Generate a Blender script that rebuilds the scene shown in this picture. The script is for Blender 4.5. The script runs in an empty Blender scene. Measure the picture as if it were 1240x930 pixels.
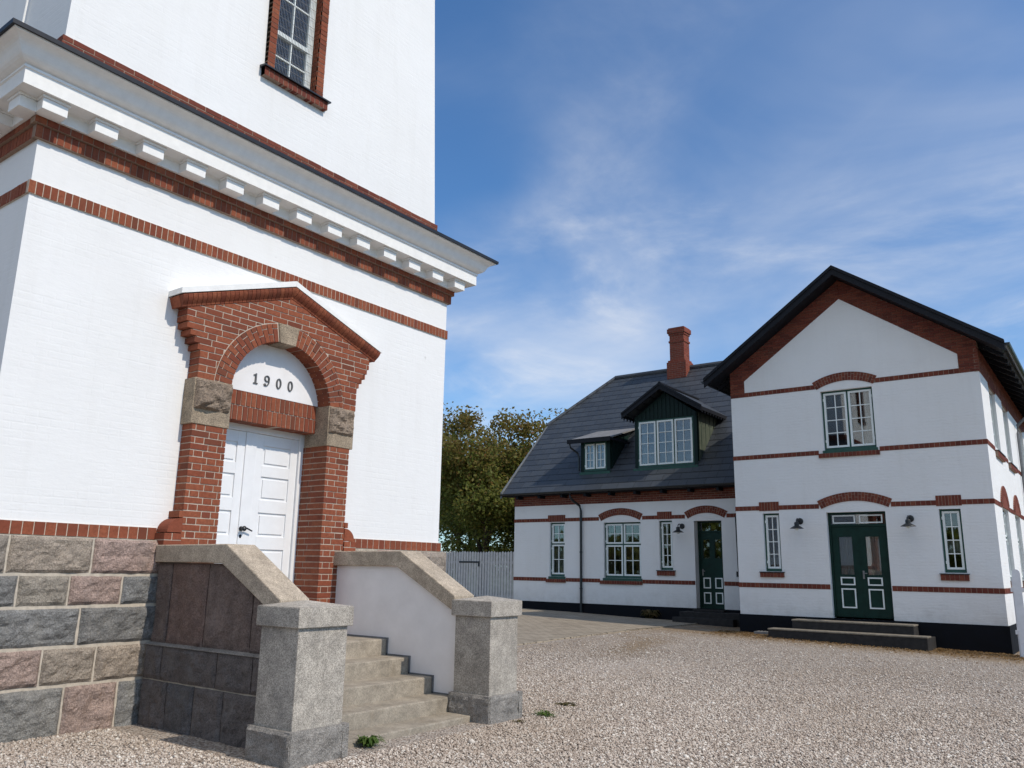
import bpy, bmesh, math, random
import numpy as np
from mathutils import Vector, Matrix, noise
random.seed(7)
SC = bpy.context.scene
COL = SC.collection
PI = math.pi
rad = math.radians

# ------------------------------------------------------------ camera, sky, sun, exposure
cam_d = bpy.data.cameras.new('camera')
cam = bpy.data.objects.new('camera', cam_d)
COL.objects.link(cam)
yaw, pit, rol = rad(36.65), rad(12.85), rad(0.958)
fw = Vector((-math.sin(yaw)*math.cos(pit), math.cos(yaw)*math.cos(pit), math.sin(pit)))
r0 = Vector((math.cos(yaw), math.sin(yaw), 0)); u0_ = r0.cross(fw)
rt = math.cos(rol)*r0 + math.sin(rol)*u0_
up = -math.sin(rol)*r0 + math.cos(rol)*u0_
cam.matrix_world = Matrix(((rt.x, up.x, -fw.x, 0), (rt.y, up.y, -fw.y, 0), (rt.z, up.z, -fw.z, 1.6), (0, 0, 0, 1)))
cam_d.sensor_width = 36
cam_d.lens = 36*986/1240
cam_d.clip_start = 0.1
cam_d.clip_end = 3000
SC.camera = cam

SUN_EL, SUN_AZ = rad(45.0), rad(2.2)          # azimuth from +X towards +Y
sdir = Vector((math.cos(SUN_EL)*math.cos(SUN_AZ), math.cos(SUN_EL)*math.sin(SUN_AZ), math.sin(SUN_EL)))
sun_d = bpy.data.lights.new('sun', 'SUN')
sun_d.energy = 3.3
sun_d.angle = rad(0.53)
sun_d.color = (1.0, 0.91, 0.79)
sun = bpy.data.objects.new('sun', sun_d)
sun.rotation_euler = sdir.to_track_quat('Z', 'Y').to_euler()
sun.location = (20, 5, 30)
COL.objects.link(sun)

world = bpy.data.worlds.new('World')
SC.world = world
world.use_nodes = True
wt = world.node_tree
wt.nodes.clear()
def WN(t, **kw):
    n = wt.nodes.new(t)
    for k, v in kw.items():
        setattr(n, k, v)
    return n
sky = WN('ShaderNodeTexSky', sky_type='NISHITA')
sky.sun_disc = False
sky.sun_elevation = SUN_EL
sky.sun_rotation = PI/2 - SUN_AZ
sky.air_density = 1.0
sky.dust_density = 0.4
sky.ozone_density = 3.0
tc = WN('ShaderNodeTexCoord')
sep = WN('ShaderNodeSeparateXYZ')
wt.links.new(tc.outputs['Generated'], sep.inputs[0])
def wmath(op, a, b=None, clamp=False):
    n = WN('ShaderNodeMath', operation=op, use_clamp=clamp)
    for i, v in enumerate((a, b)):
        if v is None: continue
        if isinstance(v, (int, float)): n.inputs[i].default_value = v
        else: wt.links.new(v, n.inputs[i])
    return n.outputs[0]
zc = wmath('ADD', wmath('MAXIMUM', sep.outputs[2], 0.0), 0.16)
cx = wmath('DIVIDE', sep.outputs[0], zc)
cy = wmath('DIVIDE', sep.outputs[1], zc)
comb = WN('ShaderNodeCombineXYZ')
wt.links.new(cx, comb.inputs[0]); wt.links.new(cy, comb.inputs[1])
def cloud(scale, rot, stretch, detail, rough, lo, hi, dist=0.6, off=(0, 0, 0)):
    m = WN('ShaderNodeMapping')
    m.inputs['Rotation'].default_value = (0, 0, rot)
    m.inputs['Scale'].default_value = (stretch, 1, 1)
    m.inputs['Location'].default_value = off
    wt.links.new(comb.outputs[0], m.inputs[0])
    n = WN('ShaderNodeTexNoise')
    n.inputs['Scale'].default_value = scale
    n.inputs['Detail'].default_value = detail
    n.inputs['Roughness'].default_value = rough
    n.inputs['Distortion'].default_value = dist
    wt.links.new(m.outputs[0], n.inputs['Vector'])
    mr = WN('ShaderNodeMapRange')
    mr.interpolation_type = 'SMOOTHSTEP'
    mr.inputs[1].default_value = lo; mr.inputs[2].default_value = hi
    wt.links.new(n.outputs['Fac'], mr.inputs[0])
    return mr.outputs[0]
c1 = cloud(0.62, 0.6, 1.0, 6, 0.55, 0.42, 0.78, 0.5, (3.1, 1.3, 0))
c2 = cloud(1.6, 0.9, 0.55, 9, 0.62, 0.40, 0.85, 0.8, (0.4, 2.2, 0))
hz = WN('ShaderNodeMapRange')
hz.inputs[1].default_value = 0.02; hz.inputs[2].default_value = 0.42
hz.inputs[3].default_value = 1.0; hz.inputs[4].default_value = 0.0
wt.links.new(sep.outputs[2], hz.inputs[0])
low = wmath('MULTIPLY', wmath('MULTIPLY', hz.outputs[0], wmath('MULTIPLY', wmath('ADD', sep.outputs[1], 0.15), 2.0, True)), cloud(1.1, 0.9, 0.8, 8, 0.6, 0.30, 0.62, 0.6, (5.0, 0.2, 0)))
def patch(d, r0, r1):
    # soft region of the sky round a direction (cloud banks)
    v = WN('ShaderNodeVectorMath', operation='DOT_PRODUCT')
    wt.links.new(tc.outputs['Generated'], v.inputs[0]); v.inputs[1].default_value = Vector(d).normalized()
    m = WN('ShaderNodeMapRange'); m.interpolation_type = 'SMOOTHSTEP'
    m.inputs[1].default_value = math.cos(rad(r1)); m.inputs[2].default_value = math.cos(rad(r0))
    wt.links.new(v.outputs['Value'], m.inputs[0]); return m.outputs[0]
wisp = cloud(2.0, 0.2, 0.9, 10, 0.60, 0.30, 0.85, 0.5, (1.7, 0.6, 0))
soft = cloud(1.0, 0.3, 0.85, 6, 0.55, 0.30, 0.75, 0.7, (2.2, 4.1, 0))
bank = wmath('MULTIPLY', patch((-0.385, 0.829, 0.407), 1, 12), 0.72)
bank = wmath('ADD', bank, wmath('MULTIPLY', patch((-0.57, 0.79, 0.225), 1, 14), 1.45))
bank = wmath('ADD', bank, wmath('MULTIPLY', patch((-0.20, 0.75, 0.63), 2, 24), 0.42))
bank = wmath('ADD', bank, wmath('MULTIPLY', patch((-0.09, 0.92, 0.36), 2, 18), 1.05))
bank = wmath('ADD', bank, wmath('MULTIPLY', patch((0.35, 0.80, 0.40), 5, 30), 0.6))
tex = wmath('ADD', wmath('MULTIPLY', wmath('MULTIPLY', wisp, wisp), 0.52), wmath('MULTIPLY', soft, 0.27))
dens = wmath('MULTIPLY', bank, tex)
dens = wmath('ADD', dens, wmath('MULTIPLY', wmath('MULTIPLY', c1, c2), 0.35))
dens = wmath('ADD', dens, wmath('MULTIPLY', low, 0.30), True)
# unseen bright cloud added behind the viewer to fill the shaded walls
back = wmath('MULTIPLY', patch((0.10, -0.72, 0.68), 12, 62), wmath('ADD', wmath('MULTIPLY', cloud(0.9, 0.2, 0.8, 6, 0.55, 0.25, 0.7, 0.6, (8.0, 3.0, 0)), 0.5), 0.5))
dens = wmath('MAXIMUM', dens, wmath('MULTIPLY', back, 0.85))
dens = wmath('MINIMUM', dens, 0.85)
tint = WN('ShaderNodeMix', data_type='RGBA', blend_type='MULTIPLY')
tint.inputs[0].default_value = 1.0
tint.inputs[7].default_value = (0.57, 0.85, 1.06, 1)
wt.links.new(sky.outputs[0], tint.inputs[6])
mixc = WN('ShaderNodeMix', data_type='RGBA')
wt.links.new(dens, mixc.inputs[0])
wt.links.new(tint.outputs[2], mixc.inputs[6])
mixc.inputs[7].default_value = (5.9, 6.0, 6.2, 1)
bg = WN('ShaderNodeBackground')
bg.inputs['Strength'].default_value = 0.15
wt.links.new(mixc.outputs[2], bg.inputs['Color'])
wo = WN('ShaderNodeOutputWorld')
wt.links.new(bg.outputs[0], wo.inputs['Surface'])

SC.view_settings.view_transform = 'Standard'
SC.view_settings.look = 'None'
SC.view_settings.exposure = 0.0
SC.view_settings.gamma = 1.0
SC.view_settings.use_curve_mapping = False

# ------------------------------------------------------------ materials
class Mat:
    def __init__(self, name, rough=0.8, spec=0.3, metal=0.0):
        self.m = bpy.data.materials.new(name)
        self.m.use_nodes = True
        self.t = self.m.node_tree
        self.b = self.t.nodes['Principled BSDF']
        self.b.inputs['Roughness'].default_value = rough
        self.b.inputs['Specular IOR Level'].default_value = spec
        self.b.inputs['Metallic'].default_value = metal
        self.uv = None
    def N(self, t, **kw):
        n = self.t.nodes.new(t)
        for k, v in kw.items(): setattr(n, k, v)
        return n
    def L(self, a, b): self.t.links.new(a, b)
    def UV(self):
        if not self.uv: self.uv = self.N('ShaderNodeTexCoord')
        return self.uv.outputs['UV']
    def OB(self):
        if not self.uv: self.uv = self.N('ShaderNodeTexCoord')
        return self.uv.outputs['Object']
    def math(self, op, a, b=None, clamp=False):
        n = self.N('ShaderNodeMath', operation=op, use_clamp=clamp)
        for i, v in enumerate((a, b)):
            if v is None: continue
            if isinstance(v, (int, float)): n.inputs[i].default_value = v
            else: self.L(v, n.inputs[i])
        return n.outputs[0]
    def map(self, vec, scale=(1, 1, 1), loc=(0, 0, 0), rot=(0, 0, 0)):
        n = self.N('ShaderNodeMapping')
        n.inputs['Scale'].default_value = scale; n.inputs['Location'].default_value = loc; n.inputs['Rotation'].default_value = rot
        self.L(vec, n.inputs[0]); return n.outputs[0]
    def noise(self, vec, scale, detail=4, rough=0.55, dist=0.0):
        n = self.N('ShaderNodeTexNoise')
        n.inputs['Scale'].default_value = scale; n.inputs['Detail'].default_value = detail
        n.inputs['Roughness'].default_value = rough; n.inputs['Distortion'].default_value = dist
        self.L(vec, n.inputs['Vector']); return n.outputs['Fac']
    def rng(self, v, a, b, c=0.0, d=1.0, smooth=False):
        n = self.N('ShaderNodeMapRange')
        if smooth: n.interpolation_type = 'SMOOTHSTEP'
        for i, x in enumerate((a, b, c, d)): n.inputs[i+1].default_value = x
        self.L(v, n.inputs[0]); return n.outputs[0]
    def ramp(self, v, stops, const=False):
        n = self.N('ShaderNodeValToRGB')
        if const: n.color_ramp.interpolation = 'CONSTANT'
        e = n.color_ramp.elements
        while len(e) < len(stops): e.new(0.5)
        for i, (p, c) in enumerate(stops):
            e[i].position = p; e[i].color = (*c, 1)
        self.L(v, n.inputs[0]); return n.outputs[0]
    def mix(self, f, a, b, bt='MIX'):
        n = self.N('ShaderNodeMix', data_type='RGBA', blend_type=bt)
        for i, v in ((0, f), (6, a), (7, b)):
            if isinstance(v, (int, float)): n.inputs[i].default_value = v
            elif isinstance(v, tuple): n.inputs[i].default_value = (*v, 1)
            else: self.L(v, n.inputs[i])
        return n.outputs[2]
    def col(self, v):
        if isinstance(v, tuple): self.b.inputs['Base Color'].default_value = (*v, 1)
        else: self.L(v, self.b.inputs['Base Color'])
    def rgh(self, v): self.L(v, self.b.inputs['Roughness'])
    def bump(self, h, dist=0.01, strength=1.0):
        n = self.N('ShaderNodeBump')
        n.inputs['Distance'].default_value = dist; n.inputs['Strength'].default_value = strength
        self.L(h, n.inputs['Height']); self.L(n.outputs[0], self.b.inputs['Normal'])
    def island(self):
        return self.N('ShaderNodeNewGeometry').outputs['Random Per Island']
    def bricktex(self, vec, w, h, mortar, smooth=0.1, offset=0.5):
        n = self.N('ShaderNodeTexBrick')
        n.offset = offset
        n.inputs['Scale'].default_value = 1.0
        n.inputs['Brick Width'].default_value = w; n.inputs['Row Height'].default_value = h
        n.inputs['Mortar Size'].default_value = mortar; n.inputs['Mortar Smooth'].default_value = smooth
        n.inputs['Color1'].default_value = (0, 0, 0, 1); n.inputs['Color2'].default_value = (1, 1, 1, 1)
        n.inputs['Mortar'].default_value = (0.5, 0.5, 0.5, 1)
        self.L(vec, n.inputs['Vector']); return n.outputs['Color'], n.outputs['Fac']

def m_white_brick(name, base, bumpd, rough=0.75, splash=False):
    M = Mat(name, rough, 0.25)
    uv = M.UV()
    wob = M.noise(M.map(uv, (0.7, 1.6, 1)), 1.6, 5, 0.65)
    c, f = M.bricktex(uv, 0.24, 0.077, 0.012, 0.6)
    n1 = M.noise(M.map(uv, (0.6, 1.5, 1)), 14, 5, 0.65)
    n2 = M.noise(M.map(uv, (0.6, 0.25, 1)), 1.3, 4, 0.6)
    dirt = M.rng(n2, 0.35, 0.75, 0.0, 1.0)
    cc = M.mix(dirt, base, tuple(x*y for x, y in zip(base, (0.955, 0.95, 0.94))))
    streak = M.rng(M.noise(M.map(uv, (5.0, 0.35, 1)), 1.0, 5, 0.65), 0.52, 0.80)
    cc = M.mix(M.math('MULTIPLY', streak, 0.15), cc, (0.55, 0.53, 0.48))
    if splash:
        sp = M.N('ShaderNodeSeparateXYZ'); M.L(uv, sp.inputs[0])
        nn = M.noise(uv, 3.5, 6, 0.7)
        lo_ = M.math('ADD', sp.outputs[1], M.math('MULTIPLY', nn, -0.55))
        sm = M.math('MULTIPLY', M.rng(lo_, 0.30, 0.75, 1, 0), M.rng(nn, 0.35, 0.65, 0.25, 1.0))
        cc = M.mix(M.math('MULTIPLY', sm, 0.32), cc, (0.42, 0.39, 0.35))
    spots = M.rng(M.noise(uv, 5.5, 2, 0.5), 0.76, 0.80)
    cc = M.mix(M.math('MULTIPLY', spots, 0.35), cc, (0.35, 0.33, 0.31))
    M.col(cc)
    patch = M.rng(wob, 0.42, 0.68, 0.0, 1.0)
    h = M.math('ADD', M.math('MULTIPLY', M.math('MULTIPLY', M.math('SUBTRACT', 1.0, f), 0.7), patch), M.math('MULTIPLY', n1, 1.6))
    h = M.math('ADD', h, M.math('MULTIPLY', M.noise(uv, 2.2, 3, 0.5), 5.0))
    M.bump(h, bumpd)
    return M.m
def m_plain(name, c, rough=0.6, spec=0.3, metal=0.0, var=0.12, scale=6, bump=0.0):
    M = Mat(name, rough, spec, metal)
    n = M.noise(M.OB(), scale, 5, 0.6)
    lo = tuple(x*(1-var) for x in c); hi = tuple(min(1, x*(1+var)) for x in c)
    M.col(M.ramp(n, [(0.3, lo), (0.7, hi)]))
    M.rgh(M.rng(n, 0.3, 0.7, rough*0.85, min(1, rough*1.15)))
    if bump: M.bump(n, bump)
    return M.m
def m_brick(name, stops, bump=0.004):
    M = Mat(name, 0.85, 0.2)
    r = M.island()
    c = M.ramp(r, stops)
    n = M.noise(M.OB(), 28, 5, 0.7)
    c = M.mix(M.rng(n, 0.35, 0.8), c, tuple(x*0.62 for x in stops[1][1]))
    n2 = M.noise(M.OB(), 2.0, 3, 0.6)
    c = M.mix(M.rng(n2, 0.5, 0.8, 0, 0.35), c, (0.17, 0.075, 0.045))
    M.col(c); M.bump(n, bump)
    return M.m
def m_granite(name, cols, island=True, speck=0.5, scale=160, rock=0.0, stain=None):
    M = Mat(name, 0.75, 0.35)
    ob = M.OB()
    if island: base = M.ramp(M.island(), cols)
    else: base = M.ramp(M.noise(ob, 2.5, 3), cols)
    v = M.N('ShaderNodeTexVoronoi'); v.inputs['Scale'].default_value = scale
    M.L(ob, v.inputs['Vector'])
    sepc = M.N('ShaderNodeSeparateColor'); M.L(v.outputs['Color'], sepc.inputs[0])
    s = sepc.outputs[0]
    f = M.rng(s, 0.0, 1.0, 1-speck, 1+speck)
    n = M.noise(ob, 7, 6, 0.65)
    f2 = M.math('MULTIPLY', f, M.rng(n, 0.3, 0.7, 0.72, 1.22))
    vm = M.N('ShaderNodeVectorMath', operation='SCALE')
    M.L(base, vm.inputs[0]); M.L(f2, vm.inputs[3])
    out = vm.outputs[0]
    if stain:
        out = M.mix(M.rng(M.noise(M.map(ob, (1, 1, 0.55)), 4.2, 8, 0.75), 0.52, 0.78, 0, 0.7), out, stain)
    M.col(out)
    h = M.math('ADD', M.math('MULTIPLY', s, 0.12), M.math('MULTIPLY', M.noise(ob, 24, 6, 0.7), 1.0 if rock else 0.25))
    M.bump(h, rock if rock else 0.004)
    return M.m

MAT = {}
MAT['tower_white'] = m_white_brick('tower limewash', (0.79, 0.785, 0.775), 0.0015)
MAT['house_white'] = m_white_brick('house limewash', (0.80, 0.795, 0.785), 0.004, 0.75, True)
MAT['trim_white'] = m_plain('cornice paint', (0.80, 0.79, 0.765), 0.6, 0.3, 0, 0.05, 9, 0.002)
MAT['plaster'] = m_plain('parapet plaster', (0.78, 0.76, 0.75), 0.8, 0.2, 0, 0.05, 4, 0.004)
MAT['door_white'] = m_plain('white door paint', (0.80, 0.80, 0.80), 0.4, 0.45, 0, 0.03, 7)
MAT['sash_white'] = m_plain('sash paint', (0.76, 0.80, 0.78), 0.4, 0.4, 0, 0.04, 9)
MAT['picket_white'] = m_plain('picket paint', (0.74, 0.74, 0.76), 0.6, 0.3, 0, 0.07, 5)
MAT['fence_grey'] = m_plain('weathered fence paint', (0.52, 0.51, 0.50), 0.8, 0.2, 0, 0.14, 7)
MAT['green'] = m_plain('dark green paint', (0.006, 0.028, 0.021), 0.45, 0.2, 0, 0.25, 5)
MAT['green_black'] = m_plain('black green boards', (0.005, 0.017, 0.014), 0.5, 0.2, 0, 0.3, 6)
MAT['frame_green'] = m_plain('green frame paint', (0.030, 0.085, 0.066), 0.45, 0.25, 0, 0.15, 8)
MAT['cheek_green'] = m_plain('weathered green boards', (0.075, 0.088, 0.062), 0.6, 0.3, 0, 0.25, 5)
MAT['black'] = m_plain('black tar', (0.006, 0.007, 0.010), 0.75, 0.15, 0, 0.35, 4, 0.004)
MAT['bargeboard'] = m_plain('black boards', (0.011, 0.012, 0.016), 0.6, 0.2, 0, 0.3, 5)
MAT['metal_black'] = m_plain('black metal', (0.012, 0.014, 0.016), 0.4, 0.5, 0, 0.25, 12)
MAT['lead'] = m_plain('lead flashing', (0.16, 0.17, 0.18), 0.55, 0.4, 0, 0.25, 6)
MAT['zinc'] = m_plain('weathered zinc', (0.21, 0.205, 0.20), 0.55, 0.4, 0, 0.2, 6)
MAT['roof_edge'] = m_plain('tarred roof edge', (0.015, 0.016, 0.022), 0.5, 0.4, 0, 0.3, 8)
MAT['numeral'] = m_plain('iron numerals', (0.10, 0.10, 0.10), 0.55, 0.4, 0, 0.3, 20)
MAT['mortar'] = m_plain('pale mortar', (0.50, 0.41, 0.33), 0.95, 0.1, 0, 0.18, 30, 0.004)
MAT['mortar_dark'] = m_plain('brown mortar', (0.30, 0.21, 0.16), 0.95, 0.1, 0, 0.2, 30)
MAT['mortar_stone'] = m_plain('grey mortar', (0.50, 0.44, 0.36), 0.95, 0.1, 0, 0.18, 20, 0.006)
MAT['brick'] = m_brick('red portal brick', [(0.0, (0.14, 0.046, 0.028)), (0.25, (0.25, 0.072, 0.038)), (0.55, (0.31, 0.100, 0.050)), (0.8, (0.27, 0.078, 0.040)), (1.0, (0.19, 0.052, 0.032))])
MAT['brick_house'] = m_brick('dark red house brick', [(0.0, (0.11, 0.034, 0.026)), (0.4, (0.19, 0.050, 0.033)), (0.75, (0.24, 0.075, 0.044)), (1.0, (0.15, 0.040, 0.030))])
MAT['brick_chimney'] = m_brick('orange chimney brick', [(0.0, (0.17, 0.042, 0.028)), (0.5, (0.28, 0.070, 0.042)), (1.0, (0.22, 0.052, 0.034))])
MAT['granite_rough'] = m_granite('rough boulder granite', [(0.0, (0.25, 0.235, 0.20)), (0.14, (0.44, 0.325, 0.255)), (0.28, (0.21, 0.21, 0.20)), (0.42, (0.42, 0.355, 0.275)), (0.56, (0.23, 0.22, 0.195)), (0.7, (0.45, 0.30, 0.25)), (0.85, (0.30, 0.275, 0.225)), (1.0, (0.39, 0.275, 0.23))], True, 0.30, 110, 0.03)
MAT['granite_blue'] = m_granite('dark grey boulder granite', [(0.0, (0.20, 0.195, 0.185)), (0.5, (0.25, 0.24, 0.22)), (1.0, (0.215, 0.215, 0.21))], True, 0.32, 110, 0.03, (0.33, 0.31, 0.27))
MAT['granite_pink'] = m_granite('pink boulder granite', [(0.0, (0.37, 0.27, 0.225)), (0.5, (0.34, 0.265, 0.225)), (1.0, (0.39, 0.28, 0.235))], True, 0.32, 110, 0.03, (0.30, 0.24, 0.21))
MAT['granite_brown'] = m_granite('brown boulder granite', [(0.0, (0.36, 0.295, 0.235)), (0.5, (0.33, 0.28, 0.225)), (1.0, (0.38, 0.31, 0.245))], True, 0.32, 110, 0.03, (0.27, 0.235, 0.20))
MAT['granite_dark'] = m_granite('dark parapet granite', [(0.0, (0.175, 0.115, 0.095)), (0.35, (0.21, 0.15, 0.125)), (0.65, (0.16, 0.125, 0.11)), (1.0, (0.19, 0.13, 0.11))], True, 0.35, 120, 0.03, (0.36, 0.29, 0.26))
MAT['granite_plinth'] = m_granite('blackened plinth granite', [(0.0, (0.085, 0.085, 0.09)), (0.5, (0.13, 0.115, 0.11)), (1.0, (0.10, 0.088, 0.085))], True, 0.35, 120, 0.018, (0.17, 0.165, 0.16))
MAT['granite_smooth'] = m_granite('dressed grey granite', [(0.3, (0.33, 0.295, 0.25)), (0.7, (0.42, 0.38, 0.325))], False, 0.45, 150, 0, (0.17, 0.16, 0.15))
MAT['granite_cope'] = m_granite('dressed brown granite', [(0.3, (0.36, 0.295, 0.22)), (0.7, (0.45, 0.375, 0.29))], False, 0.42, 170)
MAT['granite_base'] = m_granite('hewn grey granite', [(0.3, (0.24, 0.225, 0.205)), (0.7, (0.32, 0.295, 0.265))], False, 0.4, 150, 0.025)
MAT['granite_red'] = m_granite('brown impost granite', [(0.3, (0.25, 0.195, 0.135)), (0.7, (0.33, 0.26, 0.185))], False, 0.45, 120)
MAT['granite_red_rock'] = m_granite('rock faced impost granite', [(0.3, (0.20, 0.15, 0.11)), (0.7, (0.28, 0.215, 0.16))], False, 0.45, 120, 0.02)
MAT['concrete'] = m_granite('worn step stone', [(0.3, (0.27, 0.235, 0.185)), (0.7, (0.345, 0.30, 0.24))], False, 0.18, 90, 0, (0.25, 0.20, 0.14))
MAT['dark_step'] = m_plain('dark stone step', (0.030, 0.028, 0.027), 0.8, 0.25, 0, 0.4, 9, 0.006)
MAT['tread'] = m_plain('pale brown tread', (0.20, 0.175, 0.14), 0.85, 0.2, 0, 0.3, 9, 0.004)  # lighter brown tops on the dark gable door steps
MAT['interior'] = m_plain('room wall', (0.04, 0.038, 0.036), 0.9, 0.1, 0, 0.1, 2)
MAT['curtain'] = m_plain('net curtain', (0.42, 0.42, 0.41), 0.9, 0.1, 0, 0.12, 9)
MAT['curtain_red'] = m_plain('patterned curtain', (0.10, 0.055, 0.055), 0.9, 0.1, 0, 0.5, 22)

def m_glass():
    M = Mat('window glass', 0.03, 0.5)
    t = M.t
    out = t.nodes['Material Output']
    fr = M.N('ShaderNodeFresnel'); fr.inputs[0].default_value = 1.55
    n = M.noise(M.OB(), 1.6, 2)
    bp = M.N('ShaderNodeBump'); bp.inputs['Distance'].default_value = 0.004; bp.inputs['Strength'].default_value = 0.15
    M.L(n, bp.inputs['Height'])
    tr = M.N('ShaderNodeBsdfTransparent'); tr.inputs[0].default_value = (0.78, 0.82, 0.82, 1)
    gl = M.N('ShaderNodeBsdfGlossy'); gl.inputs['Roughness'].default_value = 0.02; gl.inputs[0].default_value = (1, 1, 1, 1)
    mx = M.N('ShaderNodeMixShader')
    M.L(M.math('ADD', M.math('MULTIPLY', fr.outputs[0], 1.5), 0.03, True), mx.inputs[0])
    M.L(tr.outputs[0], mx.inputs[1]); M.L(gl.outputs[0], mx.inputs[2])
    M.L(mx.outputs[0], out.inputs['Surface'])
    return M.m
MAT['glass'] = m_glass()

def m_slate():
    M = Mat('slate', 0.42, 0.5)
    uv = M.UV()
    c, f = M.bricktex(uv, 0.62, 0.33, 0.006, 0.0)
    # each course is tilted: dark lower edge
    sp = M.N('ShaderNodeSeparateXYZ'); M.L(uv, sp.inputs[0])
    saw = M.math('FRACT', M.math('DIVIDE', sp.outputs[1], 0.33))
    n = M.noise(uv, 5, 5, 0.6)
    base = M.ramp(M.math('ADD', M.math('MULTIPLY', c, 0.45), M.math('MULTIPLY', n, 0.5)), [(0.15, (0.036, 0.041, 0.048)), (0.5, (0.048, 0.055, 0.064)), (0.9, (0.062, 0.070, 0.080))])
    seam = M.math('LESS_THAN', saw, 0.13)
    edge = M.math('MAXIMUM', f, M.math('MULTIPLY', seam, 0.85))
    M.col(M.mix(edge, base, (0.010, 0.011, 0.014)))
    M.rgh(M.rng(n, 0.3, 0.7, 0.38, 0.6))
    h = M.math('ADD', M.math('MULTIPLY', M.math('SUBTRACT', 1.0, saw), 1.0), M.math('MULTIPLY', n, 0.15))
    h = M.math('SUBTRACT', h, M.math('MULTIPLY', f, 0.6))
    M.bump(h, 0.012)
    return M.m
MAT['slate'] = m_slate()

GRAVEL = [(0.0, (0.25, 0.197, 0.158)), (0.2, (0.375, 0.305, 0.25)), (0.42, (0.45, 0.375, 0.31)), (0.66, (0.515, 0.44, 0.368)), (0.85, (0.60, 0.535, 0.46)), (1.0, (0.75, 0.70, 0.625))]
def m_gravel():
    M = Mat('gravel ground', 0.9, 0.2)
    ob = M.OB()
    def cells(scale):
        v = M.N('ShaderNodeTexVoronoi'); v.inputs['Scale'].default_value = scale
        v.voronoi_dimensions = '2D'
        M.L(ob, v.inputs['Vector'])
        s = M.N('ShaderNodeSeparateColor'); M.L(v.outputs['Color'], s.inputs[0])
        return s.outputs[0], v.outputs['Distance']
    a, da = cells(46); b, db = cells(26)
    c = M.mix(0.45, M.ramp(a, GRAVEL), M.ramp(b, GRAVEL))
    gap = M.rng(da, 0.35, 0.75, 1.0, 0.35)
    c = M.mix(1.0, c, gap, 'MULTIPLY')
    big = M.noise(ob, 0.35, 4, 0.6)
    c = M.mix(M.rng(big, 0.45, 0.75, 0, 0.30), c, (0.26, 0.205, 0.16))
    # earth: in front of the gable, along the paving edge and in scattered patches
    sp = M.N('ShaderNodeSeparateXYZ'); M.L(ob, sp.inputs[0])
    d1 = M.rng(sp.outputs[1], 19.0, 20.6, 0, 1)
    nz = M.noise(M.map(ob, (0.5, 1, 1)), 1.4, 6, 0.7)
    e1 = M.math('MULTIPLY', d1, M.rng(nz, 0.25, 0.5))
    px = M.rng(M.math('ABSOLUTE', M.math('SUBTRACT', sp.outputs[0], -9.7)), 0.3, 1.3, 1, 0)
    py = M.math('MULTIPLY', M.rng(sp.outputs[1], 14.5, 18, 0, 1), M.rng(nz, 0.42, 0.62))
    e2 = M.math('MULTIPLY', px, py)
    e3 = M.math('MULTIPLY', M.rng(M.noise(ob, 0.5, 5, 0.65), 0.60, 0.74), 0.6)
    qx = M.math('ADD', M.math('ADD', sp.outputs[0], 8.6), M.math('MULTIPLY', M.math('SUBTRACT', sp.outputs[1], 16.0), 0.25))
    e4 = M.math('MULTIPLY', M.rng(M.math('ABSOLUTE', qx), 0.2, 0.9, 1, 0), M.rng(M.math('ABSOLUTE', M.math('SUBTRACT', sp.outputs[1], 16.5)), 1.5, 3.2, 1, 0))
    e3 = M.math('MAXIMUM', e3, M.math('MULTIPLY', e4, M.rng(nz, 0.3, 0.5)))
    e = M.math('MAXIMUM', M.math('MAXIMUM', e1, e2), e3)
    n5 = M.noise(ob, 9, 6, 0.7)
    soil = M.ramp(n5, [(0.3, (0.12, 0.08, 0.045)), (0.52, (0.27, 0.19, 0.11)), (0.72, (0.42, 0.32, 0.20))])
    c = M.mix(M.math('MULTIPLY', e, 0.85), c, soil)
    # grass beyond the yard
    r2 = M.math('MAXIMUM', M.rng(M.math('ABSOLUTE', M.math('ADD', sp.outputs[0], 6)), 32, 36), M.rng(sp.outputs[1], 36, 39))
    c = M.mix(r2, c, M.ramp(n5, [(0.3, (0.03, 0.05, 0.015)), (0.7, (0.08, 0.11, 0.035))]))
    M.col(c)
    h = M.math('ADD', M.math('MULTIPLY', M.math('SUBTRACT', 1.0, da), 0.7), M.math('MULTIPLY', M.math('SUBTRACT', 1.0, db), 0.7))
    M.bump(h, 0.022)
    return M.m
MAT['gravel'] = m_gravel()
def m_pebble():
    M = Mat('pebbles', 0.75, 0.3)
    c = M.ramp(M.island(), GRAVEL)
    big = M.noise(M.map(M.OB(), (1, 0.55, 1)), 0.42, 6, 0.62)
    c = M.mix(M.rng(big, 0.46, 0.70, 0, 0.5), c, (0.34, 0.262, 0.19))
    n = M.noise(M.OB(), 60, 3, 0.6)
    vm = M.N('ShaderNodeVectorMath', operation='SCALE')
    M.L(c, vm.inputs[0]); M.L(M.rng(n, 0.3, 0.7, 0.85, 1.2), vm.inputs[3])
    M.col(vm.outputs[0])
    return M.m
MAT['pebble'] = m_pebble()
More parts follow.
